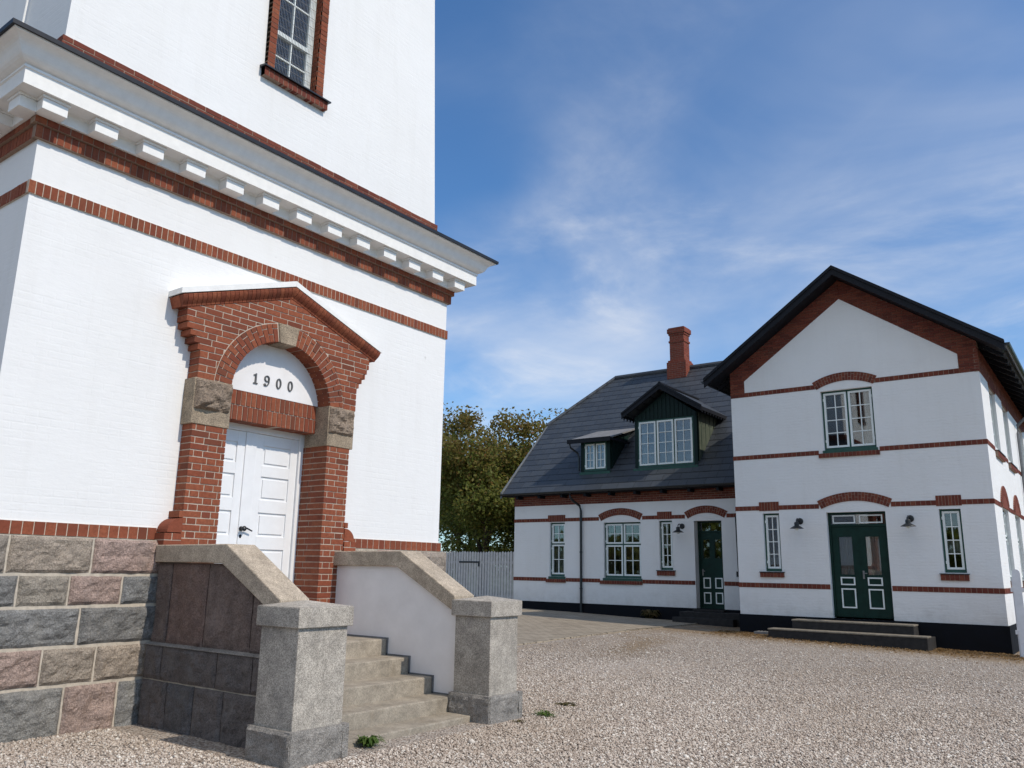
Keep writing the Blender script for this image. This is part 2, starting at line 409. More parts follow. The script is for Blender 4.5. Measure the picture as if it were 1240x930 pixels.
def m_paving():
    M = Mat('clinker paving', 0.85, 0.25)
    uv = M.map(M.UV(), (1, 1, 1), (0, 0, 0), (0, 0, 0.0))
    c, f = M.bricktex(uv, 0.30, 0.145, 0.010, 0.3)
    n = M.noise(uv, 1.2, 5, 0.65)
    base = M.ramp(M.math('ADD', M.math('MULTIPLY', c, 0.35), M.math('MULTIPLY', n, 0.75)), [(0.25, (0.22, 0.18, 0.135)), (0.5, (0.31, 0.26, 0.195)), (0.8, (0.38, 0.32, 0.245))])
    M.col(M.mix(M.math('MULTIPLY', f, 0.8), base, (0.10, 0.085, 0.06)))
    M.bump(M.math('ADD', M.math('SUBTRACT', 1.0, f), M.math('MULTIPLY', n, 0.3)), 0.008)
    return M.m
MAT['paving'] = m_paving()
def m_leaf(name, stops, island=True):
    M = Mat(name, 0.6, 0.3)
    M.col(M.ramp(M.island(), stops))
    t = M.t; out = t.nodes['Material Output']
    tl = M.N('ShaderNodeBsdfTranslucent')
    M.L(M.ramp(M.island(), [(p, tuple(min(1, x*1.5) for x in c)) for p, c in stops]), tl.inputs[0])
    mx = M.N('ShaderNodeMixShader'); mx.inputs[0].default_value = 0.5
    M.L(M.b.outputs[0], mx.inputs[1]); M.L(tl.outputs[0], mx.inputs[2])
    M.L(mx.outputs[0], out.inputs['Surface'])
    return M.m
MAT['leaf_green'] = m_leaf('green maple leaves', [(0.0, (0.085, 0.105, 0.022)), (0.5, (0.145, 0.165, 0.035)), (0.85, (0.21, 0.21, 0.05)), (1.0, (0.23, 0.18, 0.055))])
MAT['leaf_brown'] = m_leaf('bronze young leaves', [(0.0, (0.13, 0.10, 0.028)), (0.5, (0.20, 0.15, 0.04)), (0.85, (0.19, 0.16, 0.042)), (1.0, (0.24, 0.125, 0.045))])
MAT['bark'] = m_plain('bark', (0.085, 0.068, 0.052), 0.9, 0.1, 0, 0.4, 9, 0.02)
MAT['weed'] = m_leaf('weed leaves', [(0.0, (0.05, 0.10, 0.02)), (0.5, (0.09, 0.16, 0.03)), (1.0, (0.14, 0.20, 0.05))])
MAT['weed_dry'] = m_leaf('dry weed leaves', [(0.0, (0.06, 0.06, 0.02)), (0.5, (0.12, 0.10, 0.035)), (1.0, (0.18, 0.13, 0.06))])
MAT['litter'] = m_leaf('dead leaves', [(0.0, (0.10, 0.055, 0.025)), (0.5, (0.22, 0.14, 0.06)), (1.0, (0.32, 0.22, 0.11))])

# ------------------------------------------------------------ mesh helpers
class MB:
    def __init__(self): self.v = []; self.f = []; self.mi = []
    def add(self, vs, fs, mi=0):
        o = len(self.v)
        self.v += [tuple(p) for p in vs]
        self.f += [tuple(i+o for i in f) for f in fs]
        self.mi += [mi]*len(fs)
    BF = ((0, 3, 2, 1), (4, 5, 6, 7), (0, 1, 5, 4), (1, 2, 6, 5), (2, 3, 7, 6), (3, 0, 4, 7))
    def box(self, x0, x1, y0, y1, z0, z1, mi=0):
        self.add([(x0, y0, z0), (x1, y0, z0), (x1, y1, z0), (x0, y1, z0), (x0, y0, z1), (x1, y0, z1), (x1, y1, z1), (x0, y1, z1)], self.BF, mi)
    def pbox(self, P, u0, u1, v0, v1, d0, d1, mi=0):
        self.add([P(u0, v0, d0), P(u1, v0, d0), P(u1, v1, d0), P(u0, v1, d0), P(u0, v0, d1), P(u1, v0, d1), P(u1, v1, d1), P(u0, v1, d1)], self.BF, mi)
    def pprism(self, P, poly, d0, d1, mi=0):
        n = len(poly)
        vs = [P(u, v, d0) for u, v in poly] + [P(u, v, d1) for u, v in poly]
        fs = [tuple(range(n-1, -1, -1)), tuple(range(n, 2*n))] + [(i, (i+1) % n, n+(i+1) % n, n+i) for i in range(n)]
        self.add(vs, fs, mi)
    def slab(self, poly, t, mi=0):
        a, b, c = (Vector(p) for p in poly[:3])
        n = (b-a).cross(c-a).normalized()
        if n.z < 0: n = -n
        k = len(poly)
        vs = [Vector(p) for p in poly] + [Vector(p)-n*t for p in poly]
        fs = [tuple(range(k)), tuple(range(2*k-1, k-1, -1))] + [(i, (i+1) % k, k+(i+1) % k, k+i) for i in range(k)]
        self.add(vs, fs, mi)
    def tube(self, path, r, n=8, mi=0):
        path = [Vector(p) for p in path]
        rs = r if isinstance(r, (list, tuple)) else [r]*len(path)
        rings = []
        for i, p in enumerate(path):
            d = (path[min(i+1, len(path)-1)] - path[max(i-1, 0)]).normalized()
            a = d.orthogonal().normalized() if abs(d.z) > 0.95 else d.cross(Vector((0, 0, 1))).normalized()
            b = d.cross(a)
            rings.append([p + (a*math.cos(2*PI*k/n) + b*math.sin(2*PI*k/n))*rs[i] for k in range(n)])
        vs = [q for R_ in rings for q in R_]
        fs = []
        for i in range(len(rings)-1):
            for k in range(n):
                fs.append((i*n+k, i*n+(k+1) % n, (i+1)*n+(k+1) % n, (i+1)*n+k))
        fs.append(tuple(range(n-1, -1, -1))); fs.append(tuple((len(rings)-1)*n+k for k in range(n)))
        self.add(vs, fs, mi)
    def lathe(self, prof, origin, axis=(0, 0, 1), n=16, mi=0):
        q = Vector((0, 0, 1)).rotation_difference(Vector(axis))
        o = Vector(origin)
        vs = [o + q @ Vector((r*math.cos(2*PI*k/n), r*math.sin(2*PI*k/n), h)) for r, h in prof for k in range(n)]
        fs = [(i*n+k, i*n+(k+1) % n, (i+1)*n+(k+1) % n, (i+1)*n+k) for i in range(len(prof)-1) for k in range(n)]
        fs.append(tuple(range(n-1, -1, -1))); fs.append(tuple((len(prof)-1)*n+k for k in range(n)))
        self.add(vs, fs, mi)
    def rings(self, prof, rect, closed=True, mi=0):
        x0, x1, y0, y1 = rect
        vs = []
        for o, z in prof:
            vs += [(x0-o, y0-o, z), (x1+o, y0-o, z), (x1+o, y1+o, z), (x0-o, y1+o, z)]
        n = len(prof)
        fs = []
        for i in range(n if closed else n-1):
            j = (i+1) % n
            for k in range(4):
                fs.append((i*4+k, i*4+(k+1) % 4, j*4+(k+1) % 4, j*4+k))
        self.add(vs, fs, mi)
    def build(self, name, mats, parent=None, smooth=False, bevel=0.0, recalc=True, seg=2):
        me = bpy.data.meshes.new(name)
        me.from_pydata(self.v, [], self.f)
        if not isinstance(mats, (list, tuple)): mats = [mats]
        for m in mats: me.materials.append(MAT[m])
        me.polygons.foreach_set('material_index', self.mi)
        if recalc:
            bm = bmesh.new(); bm.from_mesh(me)
            bmesh.ops.recalc_face_normals(bm, faces=bm.faces)
            bm.to_mesh(me); bm.free()
        uv = me.uv_layers.new(name='UVMap')
        Z = Vector((0, 0, 1))
        for p in me.polygons:
            n = p.normal
            if abs(n.z) > 0.985: u, w = Vector((1, 0, 0)), Vector((0, 1, 0))
            else:
                u = Z.cross(n).normalized(); w = n.cross(u)
            for li in p.loop_indices:
                co = me.vertices[me.loops[li].vertex_index].co
                uv.data[li].uv = (co.dot(u), co.dot(w))
        if smooth: me.polygons.foreach_set('use_smooth', [True]*len(me.polygons))
        me.update()
        o = bpy.data.objects.new(name, me)
        COL.objects.link(o)
        if parent is not None: o.parent = parent
        if bevel:
            b = o.modifiers.new('bevel', 'BEVEL'); b.width = bevel; b.segments = seg; b.limit_method = 'ANGLE'
        return o
def tag(o, label=None, cat=None, group=None, kind=None):
    for k, v in (('label', label), ('category', cat), ('group', group), ('kind', kind)):
        if v: o[k] = v
    return o
def thing(name, label, cat, group=None, loc=(0, 0, 0)):
    o = bpy.data.objects.new(name, None); COL.objects.link(o)
    o.empty_display_size = 0.2
    return tag(o, label, cat, group)

def clip_half(poly, n, c):
    out = []
    for i in range(len(poly)):
        a, b = poly[i], poly[(i+1) % len(poly)]
        da = a[0]*n[0]+a[1]*n[1]-c; db = b[0]*n[0]+b[1]*n[1]-c
        if da >= 0: out.append(a)
        if da*db < 0:
            t = da/(da-db); out.append((a[0]+(b[0]-a[0])*t, a[1]+(b[1]-a[1])*t))
    return out
def area(p):
    return 0.5*abs(sum(p[i][0]*p[(i+1) % len(p)][1]-p[(i+1) % len(p)][0]*p[i][1] for i in range(len(p))))
def brick_prism(mb, P, poly, d0, d1, mi=0):
    d1 += random.uniform(-0.0025, 0.0025)
    mb.pprism(P, poly, d0, d1, mi)
def bricks(mb, P, u0, u1, v0, v1, bl, bh, j, d0, d1, bond='run', halves=(), circ=None, mi=0):
    """bricks laid in courses; halves = list of (normal, c) keeping n.p >= c; circ=(cu,cv,r): only outside"""
    rows = max(1, round((v1-v0+j)/(bh+j)))
    rh = (v1-v0+j)/rows
    for r in range(rows):
        a = v0+r*rh; b = a+rh-j
        off = 0
        seq = [bl]
        if bond == 'run': off = (bl+j)/2 if r % 2 else 0
        elif bond == 'cross':
            seq = [bl] if r % 2 else [(bl-j)/2]
            off = (bl+j)/4 if r % 2 else 0
        elif bond == 'flem':
            seq = [bl, (bl-j)/2]; off = ((bl+j)*0.75) if r % 2 else 0
        elif bond == 'stack':
            k = max(1, round((u1-u0+j)/(bl+j))); seq = [(u1-u0+j)/k-j]
        x = u0-off; i = 0
        while x < u1-0.004:
            w = seq[i % len(seq)]; i += 1
            xa, xb = max(x, u0), min(x+w, u1)
            x += w+j
            if xb-xa < 0.012: continue
            jt = [random.uniform(-0.0018, 0.0018) for _ in range(4)]
            poly = [(xa, a+jt[0]), (xb, a+jt[1]), (xb, b+jt[2]), (xa, b+jt[3])]
            for n, c in halves:
                poly = clip_half(poly, n, c)
                if len(poly) < 3: break
            if len(poly) < 3: continue
            if circ:
                cu, cv, rr = circ
                if min(math.hypot(p[0]-cu, p[1]-cv) for p in poly) < rr:
                    mu = sum(p[0] for p in poly)/len(poly)-cu; mv = sum(p[1] for p in poly)/len(poly)-cv
                    L = math.hypot(mu, mv)
                    if L < 1e-6: continue
                    nn = (mu/L, mv/L)
                    poly = clip_half(poly, nn, nn[0]*cu+nn[1]*cv+rr)
                    if len(poly) < 3: continue
            if area(poly) < 0.0006: continue
            brick_prism(mb, P, poly, d0, d1, mi)
def arch_bricks(mb, P, cu, cv, r0, r1, a0, a1, d0, d1, bw=0.066, j=0.011, split=False, mi=0):
    rm = (r0+r1)/2
    n = max(1, round(abs(a1-a0)*rm/(bw+j)))
    st = (a1-a0)/n
    for i in range(n):
        s = a0+i*st; e = s+st
        def q(r, a, k): return (cu+r*math.cos(a+k*j/2/r), cv+r*math.sin(a+k*j/2/r))
        sg = 1 if st > 0 else -1
        if split:
            cut = [(r0, r1)] if i % 2 else [(r0, rm-j/2-0.02), (rm+j/2-0.02, r1)]
            if i % 2: cut = [(r0, rm+0.05), (rm+0.05+j, r1)]
        else: cut = [(r0, r1)]
        for ra, rb in cut:
            brick_prism(mb, P, [q(ra, s, sg), q(ra, e, -sg), q(rb, e, -sg), q(rb, s, sg)], d0, d1, mi)
def arch_back(mb, P, cu, cv, r0, r1, a0, a1, d0, d1, mi=0, n=24):
    for i in range(n):
        s = a0+(a1-a0)*i/n; e = a0+(a1-a0)*(i+1)/n
        mb.pprism(P, [(cu+r0*math.cos(s), cv+r0*math.sin(s)), (cu+r0*math.cos(e), cv+r0*math.sin(e)), (cu+r1*math.cos(e), cv+r1*math.sin(e)), (cu+r1*math.cos(s), cv+r1*math.sin(s))], d0, d1, mi)
def seg_arch(mb, P, uL, uR, v, rise, th, d0, d1, mi=0, mm=1, split=False):
    """segmental brick arch over chord uL..uR at height v"""
    a = (uR-uL)/2; R_ = (a*a+rise*rise)/(2*rise)
    cu, cv = (uL+uR)/2, v+rise-R_
    h = math.asin(a/R_)
    arch_back(mb, P, cu, cv, R_, R_+th, PI/2+h, PI/2-h, d0, d1-0.004, mm)
    arch_bricks(mb, P, cu, cv, R_, R_+th, PI/2+h, PI/2-h, d0, d1, mi=mi, split=split)
def band(mb, P, u0, u1, v0, v1, d1, bw=0.105, mi=0, mm=1, d0=-0.02):
    """rowlock band"""
    mb.pbox(P, u0, u1, v0, v1, d0, d1-0.004, mm)
    bricks(mb, P, u0, u1, v0+0.004, v1-0.004, bw, v1-v0, 0.011, d0, d1, 'stack', mi=mi)
def wall_holes(mb, P, u0, u1, v0, v1, holes, t, mi=0):
    us = sorted({u0, u1, *[h[0] for h in holes], *[h[1] for h in holes]})
    vs = sorted({v0, v1, *[h[2] for h in holes], *[h[3] for h in holes]})
    us = [u for u in us if u0 <= u <= u1]; vs = [v for v in vs if v0 <= v <= v1]
    for i in range(len(us)-1):
        for k in range(len(vs)-1):
            cu, cv = (us[i]+us[i+1])/2, (vs[k]+vs[k+1])/2
            if any(h[0] < cu < h[1] and h[2] < cv < h[3] for h in holes): continue
            a = (us[i], us[i+1], vs[k], vs[k+1])
            mb.add([P(a[0], a[2], 0), P(a[1], a[2], 0), P(a[1], a[3], 0), P(a[0], a[3], 0)], [(0, 1, 2, 3)], mi)
            mb.add([P(a[0], a[2], -t), P(a[1], a[2], -t), P(a[1], a[3], -t), P(a[0], a[3], -t)], [(3, 2, 1, 0)], mi)
    for h in holes:
        a, b, c, d = h[:4]
        mb.add([P(a, c, 0), P(b, c, 0), P(b, d, 0), P(a, d, 0), P(a, c, -t), P(b, c, -t), P(b, d, -t), P(a, d, -t)],
               [(0, 1, 5, 4), (1, 2, 6, 5), (2, 3, 7, 6), (3, 0, 4, 7)], mi)
def rough_block(mb, P, u0, u1, v0, v1, d0, d1, amp, seed, mi=0, step=0.045, pillow=0.03):
    """rock-faced stone: a block whose outer face is broken up by noise"""
    nu = max(3, int((u1-u0)/step)); nv = max(3, int((v1-v0)/step))
    so = Vector((seed*7.3, seed*3.1, seed*1.7))
    vs = []
    for k in range(nv+1):
        for i in range(nu+1):
            fu, fv = i/nu, k/nv
            u, v = u0+(u1-u0)*fu, v0+(v1-v0)*fv
            e = min(u-u0, u1-u, v-v0, v1-v)
            s = min(1.0, e/pillow) if pillow else 1
            q = Vector((u*4, v*5, 0))+so
            h = noise.fractal(q, 0.75, 2.1, 5)*amp*1.5 + noise.noise(q*0.6)*amp*1.1
            if 0 < i < nu and 0 < k < nv: h += abs(noise.noise(q*1.9))*amp*1.6 - (1-abs(noise.noise(q*1.2+Vector((3, 3, 3)))))**6*amp*0.9
            du = noise.noise(q*2.0+Vector((9, 0, 0)))*0.006; dv = noise.noise(q*2.0+Vector((0, 9, 0)))*0.006
            dd = d0+(d1-d0)*(0.35+0.65*math.sqrt(max(0, 1-(1-s)**2))) + h*(0.25+0.75*s)
            vs.append(P(u+du, v+dv, dd))
    fs = []
    w = nu+1
    for k in range(nv):
        for i in range(nu):
            fs.append((k*w+i, k*w+i+1, (k+1)*w+i+1, (k+1)*w+i))
    o = len(vs)
    ring = [k for k in range(w)] + [k*w+nu for k in range(1, nv+1)] + [nv*w+k for k in range(nu-1, -1, -1)] + [k*w for k in range(nv-1, 0, -1)]
    def uvof(idx): return u0+(u1-u0)*(idx % w)/nu, v0+(v1-v0)*(idx//w)/nv
    back = [P(*uvof(i), d0-0.06) for i in ring]
    vs += back
    for i in range(len(ring)):
        j2 = (i+1) % len(ring)
        fs.append((ring[j2], ring[i], o+i, o+j2))
    mb.add(vs, fs, mi)

# ------------------------------------------------------------ ground, paving
def sstep(a, b, x):
    t = min(1, max(0, (x-a)/(b-a))); return t*t*(3-2*t)
def gz(x, y):
    s = sstep(9, 21, y)
    w = -0.024*(min(4, max(-18.5, x))+5.4)
    return s*w - 0.015*(1-s) + 0.012*noise.noise(Vector((x*0.5, y*0.5, 0)))
mb = MB()
xs = sorted(set([-900, -400, -200, -100, -60, -45] + [round(-38+i*0.75, 3) for i in range(80)] + [25, 32, 45, 60, 100, 200, 400, 900]))
ys = sorted(set([-900, -400, -150, -60, -30, -15, -8] + [round(-4+i*0.75, 3) for i in range(60)] + [44, 50, 60, 80, 120, 200, 400, 900]))
V_ = [(x, y, gz(x, y)) for y in ys for x in xs]
F_ = [(k*len(xs)+i, k*len(xs)+i+1, (k+1)*len(xs)+i+1, (k+1)*len(xs)+i) for k in range(len(ys)-1) for i in range(len(xs)-1)]
mb.add(V_, F_)
tag(mb.build('gravel_ground', 'gravel', smooth=True, recalc=False), kind='structure')
# paving between tower and house, edge slightly wandering
mb = MB()
pxs = [-24+i*0.6 for i in range(23)]
pys = [9.9+i*0.5 for i in range(29)]
def pv_edge(y): return -10.62+0.018*(y-14)+0.10*noise.noise(Vector((y*0.9, 3, 0)))
for k in range(len(pys)-1):
    y0, y1 = pys[k], min(pys[k+1], 24.19)
    for i in range(len(pxs)-1):
        x0, x1 = pxs[i], pxs[i+1]
        q = []
        for (x, y) in ((x0, y0), (x1, y0), (x1, y1), (x0, y1)):
            e = pv_edge(y)
            xx = x0 + (e-x0)*0 if x < -99 else -24+(x+24)*(e+24)/(pxs[-1]+24)
            q.append((xx, y, gz(xx, y)+0.02))
        mb.add(q, [(0, 1, 2, 3)])
pv = tag(mb.build('paved_yard', 'paving', smooth=True, recalc=False), kind='structure')
mb = MB()
y = 9.95
while y < 24.0:
    x = pv_edge(y+0.1); z = gz(x, y)
    dx = random.uniform(-0.01, 0.01)
    mb.box(x-0.04+dx, x+0.07+dx, y, y+0.215, z-0.08, z+0.030+random.uniform(-0.006, 0.006))
    y += 0.228
tag(mb.build('paving_edge', 'paving', bevel=0.006), kind='structure')

# pebbles lying on the gravel near the tower steps
rng = np.random.default_rng(5)
N = 820000
X = rng.uniform(-10.4, 1.0, N); Y = rng.uniform(2.6, 21.0, N)
keep = ~((X < -5.62) & (Y > 4.6) & (Y < 8.0))
keep &= (X < 0.8)
keep &= (X > -8.4) | (Y > 9.9)
keep &= (X < 0.6 - 0.02*(Y-3)**1.0)
pr = np.clip(1.0-(Y-8.0)/9.0, 0.0, 1.0)**1.2*0.85 + 0.15*np.clip((21-Y)/4, 0, 1)
keep &= rng.random(N) < pr
edge_ = 20.0+0.45*np.sin(X*1.7)+0.3*np.sin(X*4.1+1)-0.25*(X+5)*0.3
keep &= rng.random(N) > np.clip((Y-edge_)/0.9+0.5, 0, 0.93)
keep &= rng.random(N) > 0.75*np.exp(-(((X+8.6+0.25*(Y-16))/0.45)**2+((Y-16.5)/2.2)**2))
keep &= rng.random(N) > 0.6*np.exp(-(((X+2.2)/0.8)**2+((Y-7.0)/0.7)**2))
keep &= ~((X < -10.35) & (Y > 9.9))
X = X[keep]; Y = Y[keep]; n = len(X)
sx = np.clip((Y-9)/12, 0, 1); sx = sx*sx*(3-2*sx)
G = sx*(-0.024*(np.clip(X, -18.5, 4)+5.4)) - 0.015*(1-sx)
s = rng.lognormal(math.log(0.0086), 0.33, n)
base = np.array([(1, 0, 0), (0.5, 0.87, 0), (-0.5, 0.87, 0), (-1, 0, 0), (-0.5, -0.87, 0), (0.5, -0.87, 0), (0, 0, 0.75), (0.1, 0.05, -0.6)], float)
P8 = base[None]*(1+rng.uniform(-0.28, 0.28, (n, 8, 1)))
P8[:, :, 2] += rng.uniform(-0.2, 0.2, (n, 8))
P8[:, :, 0] *= rng.uniform(0.8, 1.5, (n, 1))
th = rng.uniform(0, 2*PI, n); c_, s_ = np.cos(th)[:, None], np.sin(th)[:, None]
px_ = P8[:, :, 0]*c_-P8[:, :, 1]*s_; py_ = P8[:, :, 0]*s_+P8[:, :, 1]*c_
tilt = rng.uniform(-0.5, 0.5, (n, 1))
pz_ = P8[:, :, 2]+px_*tilt
VV = np.stack([px_*s[:, None]+X[:, None], py_*s[:, None]+Y[:, None], pz_*s[:, None]+(G+s*0.25+rng.uniform(0, 0.008, n))[:, None]], -1).reshape(-1, 3)
tri = []
for i in range(6):
    tri += [(i, (i+1) % 6, 6), ((i+1) % 6, i, 7)]
tri = np.array(tri)
FF = (tri[None]+8*np.arange(n)[:, None, None]).reshape(-1)
me = bpy.data.meshes.new('gravel_stones')
me.vertices.add(len(VV)); me.vertices.foreach_set('co', VV.ravel())
me.loops.add(len(FF)); me.loops.foreach_set('vertex_index', FF)
npoly = len(FF)//3
me.polygons.add(npoly); me.polygons.foreach_set('loop_start', np.arange(npoly)*3); me.polygons.foreach_set('loop_total', np.full(npoly, 3))
me.update(calc_edges=True)
me.materials.append(MAT['pebble'])
o = bpy.data.objects.new('gravel_stones', me); COL.objects.link(o)
tag(o, 'loose pale and brown pebbles of the gravel yard around the steps', 'gravel', kind='stuff')

# ------------------------------------------------------------ lighthouse tower
TX0, TX1, TY0, TY1 = -15.0, -8.55, 3.2, 9.65
RECT = (TX0, TX1, TY0, TY1)
tower = thing('lighthouse_tower', 'tall white brick lighthouse with red brick bands, boulder base and arched doorway', 'lighthouse')
def PF(u, v, d): return (TX1+d, u, v)          # front: u = Y
def PS(u, v, d): return (u, TY0-d, v)          # near side: u = X
def PR(u, v, d): return (u, TY1+d, v)          # far side
DC = 6.385                                      # door axis
mb = MB()
wall_holes(mb, PF, TY0, TY1, 0.70, 6.15, [(DC-0.765, DC+0.765, 0.70, 4.45)], 0.6)
mb.add([(TX0, TY0, 1.85), (TX1, TY0, 1.85), (TX1, TY0, 6.15), (TX0, TY0, 6.15)], [(0, 1, 2, 3)])
mb.add([(TX0, TY1, 1.85), (TX1, TY1, 1.85), (TX1, TY1, 6.15), (TX0, TY1, 6.15)], [(0, 3, 2, 1)])
mb.add([(TX0, TY0, 1.85), (TX0, TY1, 1.85), (TX0, TY1, 6.15), (TX0, TY0, 6.15)], [(0, 3, 2, 1)])
mb.build('lower_wall', 'tower_white', tower, recalc=False)
# upper shaft with a slight batter
UX0, UX1, UY0, UY1 = -14.85, -8.75, 3.38, 9.50
BAT = 0.026; ZB, ZT = 6.95, 31.0
def PU(u, v, d):
    k = BAT*(v-7.15)
    yc = (UY0+UY1)/2
    return (UX1-k+d, yc+(u-yc)*(1-k/((UY1-UY0)/2)), v)
mb = MB()
wall_holes(mb, PU, UY0, UY1, ZB, ZT, [(6.08, 6.82, 8.32, 10.15)], 0.5)
def shc(z):
    k = BAT*(z-7.15); return UX0+k, UX1-k, UY0+k, UY1-k
a, b = shc(ZB), shc(ZT)
mb.add([(a[0], a[2], ZB), (a[1], a[2], ZB), (b[1], b[2], ZT), (b[0], b[2], ZT)], [(0, 1, 2, 3)])
mb.add([(a[0], a[3], ZB), (a[1], a[3], ZB), (b[1], b[3], ZT), (b[0], b[3], ZT)], [(3, 2, 1, 0)])
mb.add([(a[0], a[2], ZB), (a[0], a[3], ZB), (b[0], b[3], ZT), (b[0], b[2], ZT)], [(3, 2, 1, 0)])
mb.add([(b[0], b[2], ZT), (b[1], b[2], ZT), (b[1], b[3], ZT), (b[0], b[3], ZT)], [(0, 1, 2, 3)])
mb.build('upper_wall', 'tower_white', tower, recalc=False)
# brick foot of the shaft
mb = MB()
us = (UX0, UX1, UY0, UY1)
mb.rings([(-0.05, 6.95), (0.028, 6.95), (0.028, 7.262), (-0.05, 7.262)], us, mi=1)
def PUf(u, v, d): return (UX1+d, u, v)
def PUs(u, v, d): return (u, UY0-d, v)
def PUr(u, v, d): return (u, UY1+d, v)
for P_, u0, u1 in ((PUf, UY0-0.03, UY1+0.03), (PUs, UX0-0.03, UX1+0.03), (PUr, UX0-0.03, UX1+0.03)):
    bricks(mb, P_, u0, u1, 6.99, 7.262, 0.225, 0.055, 0.011, 0.0, 0.032, 'run')
mb.build('shaft_foot_band', ['brick_house', 'mortar_dark'], tower)
# lightning wire on the near side
mb = MB()
pts = []
for z in (6.9, 7.5, 9, 12, 16, 22, 28):
    k = BAT*(z-7.15); pts.append((-9.98, UY0+k-0.03, z))
mb.tube(pts, 0.012, 6)
mb.build('conductor_wire', 'trim_white', tower)
# string course, base stringer, cornice bricks
def wrap_band(name, v0, v1, off, bw, gaps=(), mortar='mortar'):
    segs = []
    s = TY0-off
    for g0, g1 in gaps:
        segs.append((s, g0)); s = g1
    segs.append((s, TY1+off))
    for a, b in segs:
        mb = MB()
        mb.pbox(PF, a, b, v0, v1, -0.03, off-0.005, 1)
        bricks(mb, PF, a+0.002, b-0.002, v0+0.003, v1-0.003, bw, v1-v0, 0.011, -0.02, off, 'stack')
        mb.build(name, ['brick', mortar], tower)
    for P_ in (PS, PR):
        mb = MB()
        mb.pbox(P_, TX0-off, TX1-0.02, v0, v1, -0.03, off-0.005, 1)
        bricks(mb, P_, TX0-off, TX1+off-0.004, v0+0.003, v1-0.003, bw, v1-v0, 0.011, -0.02, off-0.001, 'stack')
        mb.build(name, ['brick', mortar], tower)
wrap_band('string_course', 5.262, 5.405, 0.022, 0.062)
wrap_band('base_stringer', 1.855, 1.985, 0.03, 0.098, gaps=[(4.97, 7.80)])
wrap_band('cornice_brick_band', 5.865, 6.005, 0.05, 0.062, mortar='mortar_dark')
wrap_band('cornice_brick_course', 6.008, 6.082, 0.085, 0.11, mortar='mortar_dark')
# cornice
mb = MB()
prof = [(0.0, 6.083), (0.115, 6.083), (0.115, 6.20), (0.135, 6.222), (0.322, 6.230), (0.322, 6.224), (0.338, 6.224), (0.338, 6.384), (0.354, 6.392), (0.354, 6.416), (0.340, 6.420)]
for i in range(11):
    t = i/10
    prof.append((0.344+0.220*(t+0.075*math.sin(t*2*PI)), 6.424+0.19*(t-0.05*math.sin(t*2*PI))))
prof += [(0.568, 6.615), (0.568, 6.636), (0.0, 6.66)]
mb.rings(prof, RECT)
corn = mb.build('cornice', 'trim_white', tower)
mb0 = MB()
def modillion(P, c):
    m = MB()
    m.pbox(P, c-0.125, c+0.125, 6.078, 6.196, 0.09, 0.272)
    m.pbox(P, c-0.140, c+0.140, 6.198, 6.227, 0.088, 0.290)
    m.build('modillion', 'trim_white', corn, bevel=0.004)
for k in range(13):
    modillion(PF, 3.215+k*0.5358)
    modillion(PS, TX1+0.005-k*0.5358)
mb = MB()
mb.rings([(0.598, 6.628), (0.602, 6.672), (-0.22, 7.10), (-0.22, 6.9), (0.5, 6.64)], RECT)
mb.build('cornice_roof', 'roof_edge', tower)

# boulder base
mb = MB()
for x0, x1, y0, y1 in ((TX0-0.085, -9.25, TY0-0.085, TY1+0.085), (-9.248, TX1+0.085, TY0-0.085, 5.3), (-9.248, TX1+0.085, 7.4, TY1+0.085)):
    mb.box(x0, x1, y0, y1, -0.3, 1.848, 1)
stone_mix = {0: (2, 3, 2), 1: (3, 4, 4), 2: (2, 2, 2), 3: (2, 0, 3, 2), 4: (0, 4, 3)}
rows = [(-0.20, 0.425, (4.16, 4.70)), (0.44, 0.785, (3.91, 4.43)), (0.80, 1.165, (3.33, 4.22)), (1.18, 1.475, (3.60, 4.08, 4.62)), (1.49, 1.85, (3.47, 4.27))]
sd = 1
base_rand = random.Random(3)
for ri, (v0, v1, js) in enumerate(rows):
    edges = [TY0-0.10] + list(js) + [5.10]
    for bi, (a, b) in enumerate(zip(edges[:-1], edges[1:])):
        if b-a < 0.1: continue
        mi_ = stone_mix[ri][bi]
        rough_block(mb, PF, a+0.011, b-0.011, v0+0.009, v1-0.009, 0.075, 0.118, 0.016, sd, mi_ if mi_ < 1 else mi_, step=0.028, pillow=0.06); sd += 1
    edges = [7.70]
    while edges[-1] < TY1-0.35: edges.append(edges[-1]+base_rand.uniform(0.45, 0.8))
    edges[-1] = TY1+0.10
    for a, b in zip(edges[:-1], edges[1:]):
        rough_block(mb, PF, a+0.011, b-0.011, v0+0.009, v1-0.009, 0.075, 0.125, 0.020, sd, 0, step=0.06); sd += 1
    for P_, st in ((PS, 0.07), (PR, 0.12)):
        x = TX0-0.1
        while x < TX1+0.05:
            w = base_rand.uniform(0.5, 0.95); e = min(x+w, TX1+0.1)
            if TX1+0.1-e < 0.3: e = TX1+0.1
            rough_block(mb, P_, x+0.011, e-0.011, v0+0.009, v1-0.009, 0.075, 0.125, 0.020, sd, 0, step=st); sd += 1
            x = e
mb.build('stone_base', ['granite_rough', 'mortar_stone', 'granite_blue', 'granite_pink', 'granite_brown'], tower, recalc=False)

